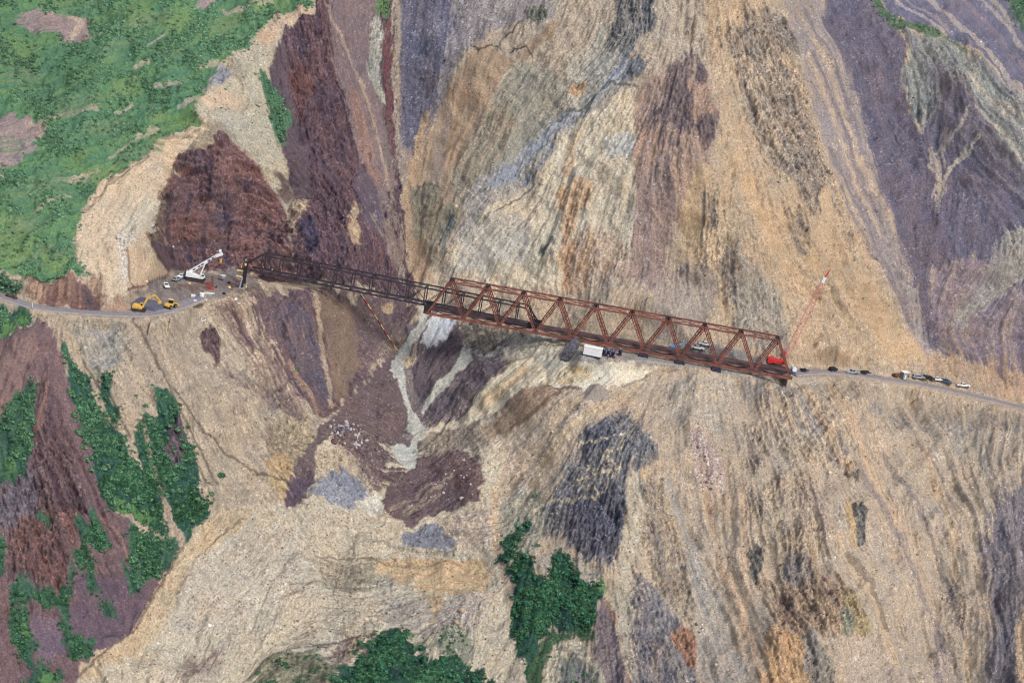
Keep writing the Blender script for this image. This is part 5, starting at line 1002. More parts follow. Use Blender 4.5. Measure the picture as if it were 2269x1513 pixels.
# white telescopic crawler crane on the left bench
WC = onZ(433, 622, 0); YC = WC.y
o = empty('telescopic_crane', 'white crawler crane with raised telescopic boom on the left bench', 'crane', WC, 0)
def c2_(px, py, dy=0): return onY(px, py, YC + dy) - WC
for s_ in (-1, 1):
    b = MB(); y = s_ * 1.7; prof = [(-3.6, .5), (-3.2, .05), (3.4, .05), (3.8, .5), (3.8, .7), (3.4, 1.05), (-3.2, 1.05), (-3.6, .7)]
    b.prism(prof, y - .4, y + .4); b.build('crawler_track', 'track_steel', o, bev=.05)
b = MB(); b.box((0, 0, 1.0), (2.6, 2.8, .6)); b.build('undercarriage', 'black_paint', o)
b = MB(); b.prism([(-4.0, 1.4), (3.0, 1.4), (3.6, 2.0), (3.4, 2.4), (.2, 2.6), (-2.6, 3.6), (-4.0, 3.5)], -1.3, 1.3); b.build('superstructure', 'white_paint', o, bev=.06)
b = MB(); b.box((-4.3, 0, 2.3), (.7, 2.8, 1.6)); b.build('counterweight', 'deep_blue', o, bev=.05)
b = MB(); b.box((2.7, -1.0, 2.9), (1.6, .9, 1.2), taper=.8); k = b.build('cab', 'white_paint', o, bev=.05); b = MB(); b.box((2.9, -1.46, 3.0), (1.0, .06, .6)); b.build('window', 'dark_glass', k)
p0 = Vector((-2.6, 0, 3.4)); p1 = c2_(482, 565); 
b = MB(); b.beam(p0, p0.lerp(p1, .62), 1.15, 1.3); b.build('boom', 'white_paint', o, bev=.05)
b = MB(); b.beam(p0.lerp(p1, .6), p1, .85, 1.0); b.build('boom_section', 'white_paint', o, bev=.05)
b = MB(); b.beam(p1 - (p1 - p0).normalized() * .8, c2_(493, 562), 1.3, 1.2); b.cyl(c2_(488, 556) - yy * .3, c2_(488, 556) + yy * .3, .6, 12); b.build('boom_head', 'white_paint', o, bev=.05)
for y in (-.35, .35): b = MB(); b.cyl(Vector((1.6, y, 2.3)), p0.lerp(p1, .55) + Vector((0, y, -.5)), .28, 12); b.build('lift_cylinder', 'white_paint', o)
b = MB()
for t in (.12, .3, .42, .66, .8): q = p0.lerp(p1, t); b.beam(q + Vector((0, -.62, 0)), q + Vector((.9, -.62, .62)), .12, .5)
b.build('boom_marking', 'wall_blue', o)
hp = c2_(489, 565); b = MB(); b.beam(hp, c2_(489, 574), .1); b.build('hoist_line', 'dark_steel', o); b = MB(); b.cyl(c2_(489, 583), c2_(489, 574), .35, 10, .6); b.build('hook_block', 'machine_yellow', o)

# launch tower at the left bench
T0 = onZ(536, 640, 0); o = empty('landing_tower', 'black steel tower with yellow platforms where the launching nose lands', 'tower', T0, 0)
def c3(px, py, dy=0): return onY(px, py, T0.y + dy) - T0
H_ = c3(540, 588).z
for dy in (0, NW + .4):
    b = MB(); b.beam((0, dy, 0), (0, dy, H_), .8, .8); b.build('column', 'dark_node_steel', o)
    b = MB(); b.box((0, dy, .3), (2.6, 2.2, .6)); b.build('footing', 'concrete', o)
b = MB(); b.beam((0, 0, H_ - .3), (0, NW + .4, H_ - .3), .6, .7); b.beam((0, 0, 3.3), (0, NW + .4, 3.3), .5, .6); b.build('cross_beam', 'dark_node_steel', o)
for z in (H_ * .52, H_ * .76):
    b = MB(); b.box((-1.6, 0, z), (2.6, 1.5, .35)); k = b.build('platform', 'straw', o); b = MB()
    for x in (-2.8, -1.6, -.5): b.beam((x, -.7, z), (x, -.7, z + 1.1), .08)
    b.beam((-2.8, -.7, z + 1.1), (-.4, -.7, z + 1.1), .08); b.build('railing', 'dark_steel', k)
b = MB(); b.beam((-.9, -.6, .3), (-.3, -.6, H_ * .5), .5, .4); b.build('jack_leg', 'silver_paint', o)
b = MB(); b.beam((-5.2, -.6, .2), (-.6, -.3, 3.6), .5, .4); b.build('back_stay', 'rust_brown', o)
b = MB(); b.cyl((.2, 0, H_), (.2, 0, H_ + .9), .4, 10); b.build('top_cap', 'straw', o)

# excavator
def on0(px, py, z=0): return onZ(px, py, z)
EX = on0(308, 689, .2); o = empty('excavator', 'yellow tracked excavator with bent arm beside the grey gravel heap', 'excavator', EX, 0)
def c4(px, py, dy=0): return onY(px, py, EX.y + dy) - EX
for s_ in (-1, 1):
    b = MB(); y = s_ * 1.3; b.prism([(-2.4, .45), (-2.0, .05), (2.2, .05), (2.6, .45), (2.6, .6), (2.2, .95), (-2.0, .95), (-2.4, .6)], y - .32, y + .32); b.build('crawler_track', 'track_steel', o, bev=.04)
b = MB(); b.prism([(-2.6, 1.1), (1.3, 1.1), (1.3, 1.9), (-.9, 2.5), (-2.3, 2.6), (-2.6, 2.3)], -1.35, 1.35); b.build('body', 'machine_yellow', o, bev=.08)
b = MB(); b.box((.7, .85, 2.2), (1.5, .95, 1.7), taper=.85); k = b.build('cab', 'machine_yellow', o, bev=.05); b = MB(); b.box((.8, .36, 2.4), (1.1, .06, .9)); b.box((1.42, .85, 2.4), (.06, .7, .9)); b.build('window', 'dark_glass', k)
b = MB(); b.box((.9, -.9, 1.5), (.9, .8, .5)); b.build('engine_cover', 'black_paint', o)
e0 = Vector((1.2, -.1, 1.7)); e1 = c4(326, 662); e2 = c4(343, 653); e3 = c4(355, 667)
b = MB(); b.beam(e0, e1, .55, .75); b.beam(e1, e2, .5, .7); b.build('boom', 'machine_yellow', o)
b = MB(); b.beam(e2, e3, .42, .6, w2=.3); b.build('stick', 'machine_yellow', o)
b = MB(); b.cyl(e0 + Vector((.2, -.1, -.3)), e0.lerp(e1, .7) + Vector((0, -.2, -.4)), .13, 8); b.build('cylinder', 'chrome', o)
b = MB(); q = e3 - Vector((0, 0, .5)); b.prism([(q.x - .6, q.z + .5), (q.x + .4, q.z + .7), (q.x + .5, q.z - .3), (q.x - .3, q.z - .6), (q.x - .9, q.z - .1)], q.y - .6, q.y + .6); b.build('bucket', 'machine_yellow', o)

# wheel loader
WL = on0(378, 682, .2); hd_ = heading((366, 684), (392, 676)); o = empty('wheel_loader', 'yellow wheel loader right of the excavator', 'loader', WL, hd_)
b = MB(); b.prism([(-3.0, .9), (-.4, .9), (-.4, 2.1), (-2.7, 1.9), (-3.0, 1.6)], -1.1, 1.1); b.build('rear_body', 'machine_yellow', o, bev=.07)
b = MB(); b.prism([(.2, .8), (1.8, .8), (1.8, 1.4), (.8, 1.9), (.2, 1.9)], -.7, .7); b.build('front_frame', 'machine_yellow', o, bev=.05)
b = MB(); b.box((-.3, 0, 2.6), (1.4, 1.4, 1.4), taper=.9); k = b.build('cab', 'dark_glass', o); b = MB(); b.box((-.3, 0, 3.38), (1.7, 1.7, .16)); b.build('roof', 'straw', k)
for s_ in (-1, 1): b = MB(); b.beam((.8, s_ * .6, 1.6), (3.0, s_ * .6, .8), .25, .4); b.build('lift_arm', 'machine_yellow', o)
b = MB(); b.prism([(2.9, .3), (3.9, .15), (4.0, .35), (3.1, .6), (3.2, 1.5), (2.9, 1.4)], -1.4, 1.4); b.build('bucket', 'machine_yellow', o)
for x in (-2.0, 1.3):
    for y in (-1.15, 1.15): wheel(o, x, y, .8, .55)

# small vehicles on the bench
vehicle('pickup_truck', 'white pickup with dark windscreen at the foot of the tan cut, left of the crane', 'white_paint', 'pickup', on0(367, 636, .1), heading((362, 630), (372, 642)), 5.4, 'white vehicles on the left bench')
vehicle('pickup_truck', 'white pickup directly left of the crane counterweight', 'white_paint', 'pickup', on0(402, 616, .1), heading((395, 618), (410, 612)), 5.2, 'white vehicles on the left bench')
vehicle('parked_car', 'pale grey car between the two white pickups left of the crane', 'silver_paint', 'suv', on0(391, 622, .1), heading((384, 624), (398, 619)), 4.2, 'white vehicles on the left bench', 'car')
def quad(label, px, py):
    o = empty('quad_bike', label, 'quad bike', rp(px, py), heading((10, 657), (40, 668)), 'dark red quad bikes on the left road')
    b = MB(); b.prism([(-1.1, .5), (1.1, .5), (1.2, .8), (.5, 1.05), (-.2, .85), (-1.0, 1.0)], -.45, .45); b.build('body', 'rust_brown', o, bev=.06)
    b = MB(); b.box((-.4, 0, 1.05), (.9, .4, .16)); b.build('seat', 'black_rubber', o, bev=.03)
    b = MB(); b.beam((.5, 0, 1.0), (.4, 0, 1.3), .06); b.beam((.4, -.4, 1.32), (.4, .4, 1.32), .06); b.build('handlebar', 'dark_steel', o)
    for x in (-.75, .75):
        for y in (-.55, .55): wheel(o, x, y, .34, .28)
quad('dark red quad bike nearest the left edge on the road', 18, 659); quad('dark red quad bike on the road, right of the other one', 31, 663)
g = rp(71, 684); o = empty('marker_post', 'thin white marker post standing at the outer edge of the left road', 'post', g)
b = MB(); b.cyl((0, 0, 0), (0, 0, 2.0), .14, 10); b.build('post', 'white_paint', o); b = MB(); b.box((0, 0, 1.75), (.34, .08, .4)); b.build('reflector', 'hi_vis_orange', o); b = MB(); b.box((0, 0, .06), (.5, .5, .12)); b.build('foot', 'concrete', o)
# hopper and site goods on the bench
g = on0(493, 622, 0); o = empty('hopper', 'white cone shaped hopper standing between the crane and the tower', 'hopper', g)
b = MB(); b.cyl((0, 0, .8), (0, 0, 2.3), .45, 16, 1.25); b.build('bin', 'offwhite', o)
for a in range(4): b = MB(); b.beam((.9 * math.cos(a * 1.57 + .8), .9 * math.sin(a * 1.57 + .8), 0), (.9 * math.cos(a * 1.57 + .8), .9 * math.sin(a * 1.57 + .8), 1.9), .1); b.build('leg', 'silver_paint', o)
def goods(name, label, cat, px, py, kind, mat, sz=1.0, rz=0, group=None, z=0.05):
    g = on0(px, py, z); g2 = drop(g.x, g.y); o = empty(name, label, cat, g2 + Vector((0, 0, .02)), rz, group)
    if kind == 'tank':
        b = MB(); b.cyl((0, 0, 0), (0, 0, 1.3 * sz), 1.0 * sz, 18); b.cyl((0, 0, 1.3 * sz), (0, 0, 1.5 * sz), 1.0 * sz, 18, .6 * sz); b.build('shell', mat, o); b = MB(); b.cyl((0, 0, 1.5 * sz), (0, 0, 1.6 * sz), .3 * sz, 10); b.build('lid', 'black_paint', o)
    elif kind == 'crate':
        b = MB(); b.box((0, 0, .55 * sz), (1.6 * sz, 1.2 * sz, .9 * sz)); b.build('box', mat, o, bev=.04); b = MB()
        for x in (-.6, 0, .6): b.box((x * sz, 0, .05), (.2, 1.2 * sz, .1))
        b.build('pallet', 'timber', o)
    elif kind == 'stack':
        b = MB(); r_ = random.Random(int(px))
        for i in range(7): b.beam((-1.9 * sz, (i % 4 - 1.5) * .35, .2 + .3 * (i // 4)), (1.9 * sz + r_.uniform(-.4, .4), (i % 4 - 1.5) * .35, .2 + .3 * (i // 4)), .28, .24)
        b.build('beam_bundle', mat, o); b = MB(); b.box((-1.0, 0, .06), (.2, 1.6, .12)); b.box((1.0, 0, .06), (.2, 1.6, .12)); b.build('bearer', 'timber', o)
    elif kind == 'bag':
        bm = bmesh.new(); bmesh.ops.create_icosphere(bm, subdivisions=2, radius=.8 * sz); r_ = random.Random(int(px * 3))
        for v in bm.verts: v.co = Vector((v.co.x, v.co.y, v.co.z * .75 + .5 * sz)) * r_.uniform(.92, 1.06)
        me = bpy.data.meshes.new('sack'); bm.to_mesh(me); bm.free(); me.materials.append(MAT[mat]); k = bpy.data.objects.new('sack', me); COL.objects.link(k); k.parent = o
        b = MB(); b.cyl((0, 0, 1.0 * sz), (0, 0, 1.3 * sz), .14, 8, .3); b.build('tied_neck', mat, o)
    elif kind == 'sheet':
        b = MB(); b.prism([(-1.6 * sz, .1), (1.6 * sz, .1), (1.3 * sz, .7), (.2, .95), (-1.2 * sz, .8)], -.9, .9); b.build('cover', mat, o, bev=.1); b = MB(); b.box((0, 0, .05), (3.2 * sz, 1.9, .1)); b.build('pallet', 'timber', o)
    return o
goods('water_tank', 'white round tank in the middle of the goods on the bench edge', 'tank', 447, 656, 'tank', 'white_paint', 1.0)
goods('crate', 'small white crate leftmost among the goods on the bench edge', 'crate', 428, 658, 'crate', 'white_paint', 1.0)
goods('covered_pallet', 'blue grey tarpaulin covered pallet below the round white tank', 'pallet', 438, 662, 'sheet', 'tarp_grey', .8, .3)
goods('beam_stack', 'pale bundle of beams right of the round white tank', 'beams', 463, 651, 'stack', 'offwhite', 1.0, .35)
goods('crate', 'white crate low on the bench edge below the beam bundle', 'crate', 456, 661, 'crate', 'offwhite', .8)
goods('crate', 'small white crate just over the bench edge right of the loader', 'crate', 432, 668, 'crate', 'white_paint', .7)
goods('sack', 'straw yellow sack left of the tower foot', 'sack', 508, 639, 'bag', 'straw', .9)
goods('sack', 'orange tinted sack right of the tower foot', 'sack', 545, 637, 'bag', 'straw', .6)
goods('sack', 'white sack below the tower foot', 'sack', 523, 656, 'bag', 'white_paint', .9)
goods('crate', 'pale crate lying right of the white sack below the tower', 'crate', 532, 657, 'crate', 'offwhite', .6)
goods('crate', 'red crate on the bench between crane and hopper', 'crate', 461, 630, 'crate', 'red_paint', .9)
goods('tarp_roll', 'pinkish red tarpaulin roll on the bench right of the tank', 'tarpaulin', 468, 641, 'sheet', 'red_paint', .6, .4)
goods('crate', 'pale wooden crate in front of the crane tracks', 'crate', 420, 629, 'crate', 'straw', .6)
goods('crate', 'white crate at the top corner of the tan cut behind the cars', 'crate', 375, 617, 'crate', 'white_paint', .6)
goods('sack', 'blue grey sack beneath the nose right of the tower', 'sack', 578, 629, 'bag', 'white_paint', .6)
goods('barrel', 'black barrel on the bench left of the tower', 'barrel', 507, 628, 'tank', 'black_paint', .5)
goods('barrel', 'black barrel in the middle of the bench right of the red crate', 'barrel', 479, 637, 'tank', 'black_paint', .4)
goods('crate', 'dark crate on the lip of the bench below the hopper', 'crate', 496, 652, 'crate', 'black_paint', .7)
# gravel heaps
def heap(name, label, px, py, rx, ry, h, c, rz=0):
    g = ground(px, py); n_ = 40; v = []; f = []; cs = []; r_ = random.Random(int(px)); c = np.array(S(c)) * GAIN
    rings = 10
    for j in range(rings + 1):
        t = j / rings
        for i in range(n_):
            a = 2 * math.pi * i / n_; k = t * (1 + .12 * math.sin(3 * a + px) + .06 * math.sin(7 * a)) + r_.uniform(-.02, .02)
            x, y = rx * k * math.cos(a), ry * k * math.sin(a); x, y = x * math.cos(rz) - y * math.sin(rz), x * math.sin(rz) + y * math.cos(rz)
            base = min(drop(g.x + x, g.y + y).z, g.z + .3); v.append((g.x + x, g.y + y, base + h * (1 - t) ** 1.0 + r_.uniform(-.1, .1) - (.4 if t == 1 else 0))); cs.append(c * r_.uniform(.8, 1.15))
    for j in range(rings):
        for i in range(n_): f.append((j * n_ + i, (j + 1) * n_ + i, (j + 1) * n_ + (i + 1) % n_, j * n_ + (i + 1) % n_))
    me = mesh_np(name, np.array(v) - np.array(g), np.array(f), True); set_col(me, np.array(cs)); me.materials.append(heap_mat)
    o = bpy.data.objects.new(name, me); COL.objects.link(o); o.location = g; tag(o, label, 'heap'); return o
heap_mat = attr_mat('gravel', jit=.3, bump=.6, sc=3)
heap('gravel_heap', 'dark blue grey gravel heap behind the excavator arm', 322, 676, 8, 9, 2.4, (104, 104, 118))
heap('gravel_heap', 'grey brown cone of rubble below the white cut of the pad', 1322, 866, 5.0, 5, 3.0, (160, 150, 140))

# dark boulder left of the container
def boulder_mesh(name, seed, sub=3, sq=(1, 1, 1), jag=.28):
    bm = bmesh.new(); bmesh.ops.create_icosphere(bm, subdivisions=sub, radius=1); r_ = random.Random(seed)
    pl = [(Vector((r_.gauss(0, 1), r_.gauss(0, 1), r_.gauss(0, 1))).normalized(), r_.uniform(.55, .85)) for _ in range(9)]
    for v in bm.verts:
        for n_, d in pl:
            k = v.co.dot(n_)
            if k > d: v.co -= n_ * (k - d) * .9
        v.co *= 1 + r_.uniform(-.03, .03); v.co = Vector((v.co.x * sq[0], v.co.y * sq[1], v.co.z * sq[2]))
    me = bpy.data.meshes.new(name); bm.to_mesh(me); bm.free(); return me
M('dark_rock', (92, 92, 100), .95, jit=.35, sc=.8)
bme = boulder_mesh('boulder', 11, 4, (3.2, 2.6, 5.6)); bme.materials.append(MAT['dark_rock'])
o = bpy.data.objects.new('boulder', bme); COL.objects.link(o); g = ground(1262, 782); o.location = g + Vector((0, -2.0, 1.8)); o.rotation_euler = (-.2, .38, .3)
tag(o, 'tall dark grey boulder left of the white container', 'boulder')
# white sheet debris left
g = ground(451, 716); o = empty('sheet_scrap', 'crumpled white metal scrap lying above the dark outcrop below the bench', 'scrap', g, .4)
b = MB(); b.beam((-.9, 0, .5), (.9, .3, 1.4), .9, .12); b.build('sheet', 'white_paint', o); b = MB(); b.beam((-1.2, 0, .2), (-1.0, 0, 2.0), .2, .5); b.build('bent_strip', 'white_paint', o)
# banded pole lying down the slope
a_ = ground(800, 653); c_ = ground(880, 778); o = empty('banded_pole', 'long red and white banded pole lying down the slope under the nose', 'pole', a_)
n_ = 11
for k in range(n_):
    t0, t1 = k / n_, (k + 1) / n_; w = 1
    q0 = a_.lerp(c_, t0); q1 = a_.lerp(c_, t1)
    g0 = ground(800 + 80 * t0, 653 + 125 * t0); g1 = ground(800 + 80 * t1, 653 + 125 * t1)
    b = MB(); b.cyl(g0 + Vector((0, -.3, .45)) - a_, g1 + Vector((0, -.3, .45)) - a_, .2, 8); b.build('band', 'red_paint' if k % 2 else 'straw', o)

# ------------------------------------------------------------------ workers
def person_mesh(pose):
    J = {'pel': (0, 0, .95, .13), 'spi': (0, 0, 1.15, .13), 'che': (0, .01, 1.38, .15), 'nek': (0, 0, 1.52, .055), 'hd0': (0, 0, 1.60, .075), 'hd1': (0, .01, 1.72, .095)}
    sw = {'stand': (0, .1), 'step': (.22, .25), 'reach': (.08, .8)}[pose]
    E_ = [('pel', 'spi'), ('spi', 'che'), ('che', 'nek'), ('nek', 'hd0'), ('hd0', 'hd1')]
    for s_, n_ in ((1, 'L'), (-1, 'R')):
        f_ = sw[0] * s_; a = sw[1]
        J['hip' + n_] = (.1 * s_, 0, .9, .09); J['kne' + n_] = (.11 * s_, f_ * .6, .5, .06); J['ank' + n_] = (.11 * s_, f_, .1, .042); J['toe' + n_] = (.13 * s_, f_ + .15, .045, .04)
        J['sho' + n_] = (.19 * s_, 0, 1.43, .06); J['elb' + n_] = (.27 * s_, a * .3, 1.16, .042); J['wri' + n_] = (.27 * s_, a * .7 + .05, .95 + a * .25, .03); J['pal' + n_] = (.27 * s_, a * .75 + .1, .89 + a * .28, .03)
        E_ += [('pel', 'hip' + n_), ('hip' + n_, 'kne' + n_), ('kne' + n_, 'ank' + n_), ('ank' + n_, 'toe' + n_), ('che', 'sho' + n_), ('sho' + n_, 'elb' + n_), ('elb' + n_, 'wri' + n_), ('wri' + n_, 'pal' + n_)]
        for k in range(5):
            t = 'f%d' % k + n_; p = J['pal' + n_]; J[t] = (p[0] + (.018 * (k - 1.5)) if k < 4 else p[0] - .05 * s_, p[1] + .05 + .01 * (k == 1), p[2] - (.07 if k < 4 else .02), .008); E_.append(('pal' + n_, t))
    nm = list(J); me = bpy.data.meshes.new('person'); me.from_pydata([J[k][:3] for k in nm], [(nm.index(a), nm.index(b)) for a, b in E_], [])
    o = bpy.data.objects.new('tmp', me); COL.objects.link(o); md = o.modifiers.new('s', 'SKIN'); sb = o.modifiers.new('b', 'SUBSURF'); sb.levels = 1; sb.render_levels = 1
    for i, k in enumerate(nm): me.skin_vertices[0].data[i].radius = (J[k][3],) * 2; me.skin_vertices[0].data[i].use_root = (i == 0)
    bpy.context.view_layer.update(); out = bpy.data.meshes.new_from_object(o.evaluated_get(bpy.context.evaluated_depsgraph_get()))
    bpy.data.objects.remove(o); return out
PM = {k: person_mesh(k) for k in ('stand', 'step', 'reach')}
def person(label, loc, rz, pose='stand', vest='hi_vis_orange', hat='helmet_white'):
    me = PM[pose].copy(); me.materials.clear()
    for m in ('trousers', 'skin', vest): me.materials.append(MAT[m])
    for p in me.polygons:
        z = p.center.z; x = abs(p.center.x); p.material_index = 1 if (z > 1.52 or (x > .2 and z < 1.0)) else (2 if z > .98 else 0); p.use_smooth = True
    o = bpy.data.objects.new('person', me); COL.objects.link(o); o.location = loc; o.rotation_euler = (0, 0, rz); tag(o, label, 'person')
    b = MB(); b.cyl((0, 0, 1.72), (0, 0, 1.80), .13, 14, .12); b.cyl((0, 0, 1.80), (0, 0, 1.86), .12, 14, .05); b.cyl((0, .03, 1.715), (0, .03, 1.735), .16, 14); b.build('helmet', hat, o)
    b = MB()
    for s_ in (-1, 1): b.box((.035 * s_, .093, 1.70), (.022, .02, .012))
    b.build('eye', 'trousers', o); b = MB(); b.beam((0, .09, 1.69), (0, .125, 1.65), .02); b.build('nose', 'skin', o)
    return o
wk = lambda i, s_: npt(i, s_, .45)
person('worker in white helmet leftmost on the nose deck beside the tower', wk(.1, .2), .5, 'stand', 'red_paint')
person('worker in orange vest standing second from left on the nose deck', wk(.35, .55), 2.5, 'step', 'hi_vis_orange')
person('worker in white shirt standing third from left on the nose deck', wk(.6, .25), 1.2, 'reach', 'offwhite')
person('worker in orange vest farthest right on the nose deck', wk(1.1, .3), 4.2, 'stand', 'hi_vis_orange')
person('worker in pale vest standing on top of the landing tower', T0 + Vector((.1, .2, H_ + .9)), 1, 'stand', 'offwhite')
person('worker in pale shirt on the upper tower platform', T0 + Vector((-1.2, 0, H_ * .76 + .18)), 1, 'reach', 'straw')
person('worker in orange vest bending by the machine cabinets on the pad', ground(1361, 795), 1.5, 'reach', 'hi_vis_orange')
person('worker in red shirt beside the left machine cabinet on the pad', ground(1346, 796), 3.5, 'stand', 'red_paint')
person('worker in bright green vest standing on the road before the row of cars', rp(2054, 851), 3.0, 'stand', 'hi_vis_green')
person('worker in white standing behind the blue grey car at the row end', rp(2097, 844), 2.0, 'stand', 'offwhite')

# ------------------------------------------------------------------ scattering on the hillside
VX = P
cell = (np.gradient(xs)[None, :] * np.gradient(ss)[:, None]).ravel() / (.36 * .36)
pu, pv = U.ravel(), V.ravel()
inview = (pu > -60) & (pu < PW + 60) & (pv > -60) & (pv < PH + 60)
near_ok = (pu > -220) & (pu < PW + 220) & (pv > -200) & (pv < PH + 200)
def pick(wgt, n_):
    w = np.where(near_ok, wgt, 0).astype(np.float64) * cell; s_ = w.sum()
    c = np.cumsum(w / s_); i = np.searchsorted(c, rng.random(n_)); return np.unique(np.clip(i, 0, len(c) - 1))
Rz = lambda n_: rng.random(n_) * 2 * np.pi
def scatter_mesh(name, protos, idx, size, tint, sink=.2, squash=None, lean=0):
    vs, fs, cs, off = [], [], [], 0; k = len(protos); which = rng.integers(0, k, len(idx)); a = Rz(len(idx))
    for t in range(k):
        m = which == t; ii = idx[m]
        if not len(ii): continue
        pvx, pf, pc = protos[t]; sz = size[m][:, None, None]; ca, sa = np.cos(a[m])[:, None], np.sin(a[m])[:, None]
        x = pvx[None, :, 0] * ca - pvx[None, :, 1] * sa; y = pvx[None, :, 0] * sa + pvx[None, :, 1] * ca; z = np.broadcast_to(pvx[None, :, 2], x.shape)
        q = np.stack([x, y, z], -1) * sz
        if lean: q[..., 1] -= q[..., 2] * lean
        q = q + VX[ii][:, None, :] - np.array([0, -.3, 1.0]) * (size[m] * sink)[:, None, None]
        vs.append(q.reshape(-1, 3)); nv = pvx.shape[0]
        fs.append((pf[None] + (np.arange(len(ii)) * nv)[:, None, None] + off).reshape(-1, pf.shape[1])); off += nv * len(ii)
        cs.append((tint[m][:, None, :] * pc[None, :, None]).reshape(-1, 3))
    me = mesh_np(name, np.concatenate(vs), np.concatenate(fs), False); set_col(me, np.clip(np.concatenate(cs), 0.005, .95)); return me
def rock_proto(seed):
    bm = bmesh.new(); bmesh.ops.create_icosphere(bm, subdivisions=1, radius=.5); r_ = random.Random(seed)
    for v in bm.verts: v.co *= r_.uniform(.7, 1.25); v.co.z *= .75; v.co.x *= 1.2
    v = np.array([tuple(q.co) for q in bm.verts]); f = np.array([[q.index for q in g.verts] for g in bm.faces]); bm.free(); return v, f, np.ones(len(v))
def bush_proto(seed, n_=46, up=.8):
    r_ = np.random.default_rng(seed); vs, fs, cs = [], [], []
    for i in range(n_):                   # leaf clumps over a mound
        d = r_.normal(size=3); d /= np.linalg.norm(d); d[2] = abs(d[2]) * .9 + .02
        rr = r_.uniform(.45, 1.0); c = d * rr * np.array([1, 1, up]); t1 = np.cross(d, r_.normal(size=3)); t1 /= np.linalg.norm(t1); t2 = np.cross(d, t1)
        t1 = t1 + d * r_.uniform(-.5, .5); t2 = t2 + d * r_.uniform(-.5, .5); s_ = r_.uniform(.16, .34)
        k = len(vs) and sum(len(x) for x in vs); q = np.array([c - t1 * s_, c - t2 * s_ * .7, c + t1 * s_, c + t2 * s_ * .7]); fs.append([k, k + 1, k + 2, k + 3]); vs.append(q)
        b = r_.uniform(.25, 1.7); cs += [b] * 4
    return np.concatenate(vs), np.array(fs), np.array(cs)
RP = [rock_proto(i) for i in range(7)]; BP_ = [bush_proto(i) for i in range(6)]; BPs = [bush_proto(20 + i, 22, .9) for i in range(5)]
rock_mat = attr_mat('loose_rock', jit=.2, bump=.2, sc=2.0)
leaf_mat = attr_mat('shrub_leaves', rough=.8, jit=.3, bump=0, sc=1.2)
# loose stones
wsp = (.06 + vsp ** 1.5 * .6 + vrock * .15) * (1 - .8 * vflat) * np.where(vveg > .3, .04, 1)
clus = np.clip(np.exp(1.1 * bil(noise(34, oct=3), mU, mV).ravel()), .1, 6)
idx = pick(wsp * clus, 52000); n_ = len(idx); sz = .16 + .5 * rng.random(n_) ** 2.8 + (rng.random(n_) < .03) * 1.1 * rng.random(n_) ** 1.5
base = vc[idx]; kind = rng.random(n_)[:, None]
tint = np.where(kind < .5, base * 1.45 + .04, np.where(kind < .75, base * .4, base * 1.1))
tint = np.where(kind > .985, base * 1.6 + .14, tint)
so = bpy.data.objects.new('loose_stones', scatter_mesh('loose_stones', RP, idx, sz, tint, .15)); COL.objects.link(so); so.data.materials.append(rock_mat); tag(so, 'pale and dark loose stones strewn over the scree', kind='stuff')
# shrubs: the uncountable carpet of low willow
gl, gd = S((112, 158, 116)) * .62, S((64, 118, 90)) * .62
def bush_tint(ii, n_):
    t = rng.random(n_)[:, None]; far = np.clip((pv[ii] - 600) / 500, 0, 1)[:, None]
    lg = gl * (1 - t) + S((126, 168, 136)) * .62 * t; dk = gd * (1 - t) + S((98, 144, 100)) * .6 * t
    c = lg * (1 - far) + dk * far; cl = bil(N4, (pu[ii] - MX0) * K, (pv[ii] - MY0) * K)[:, None]
    return c * (1 + .12 * cl) * rng.uniform(.75, 1.3, (n_, 1))
wv = np.where(vveg > .05, np.clip(vveg, 0, 1.5) ** 1.3, 0) * (1 - vflat) * np.clip(.55 + .8 * bil(N3, mU, mV).ravel(), .04, 2)
wv = wv * np.where(pv > 620, 1.7, 1.0)
idx = pick(wv, 26000); n_ = len(idx); sz = (.50 + .65 * rng.random(n_) ** 1.6) * np.where(vveg[idx] > 1.05, 1.25, 1.0)
o = bpy.data.objects.new('willow_scrub', scatter_mesh('willow_scrub', BP_, idx, sz, bush_tint(idx, n_), .12, lean=.2)); COL.objects.link(o); o.data.materials.append(leaf_mat); tag(o, 'dense low green willow scrub covering the upper left hill and gullies', kind='stuff')
# dwarf plants dotted on bare slopes
wd = np.clip(vdot, 0, 2) ** 1.5 * (1 - vflat) * (vveg < .3) * inview
idx = pick(wd, 2600); n_ = len(idx); sz = .22 + .3 * rng.random(n_) ** 2
o = bpy.data.objects.new('dwarf_plants', scatter_mesh('dwarf_plants', BPs, idx, sz, np.tile(S((66, 86, 62)) * .45, (n_, 1)) * rng.uniform(.5, 1.2, (n_, 1)), .05)); COL.objects.link(o); o.data.materials.append(leaf_mat); tag(o, 'tiny dark plants sprinkled on the tan slopes', kind='stuff')

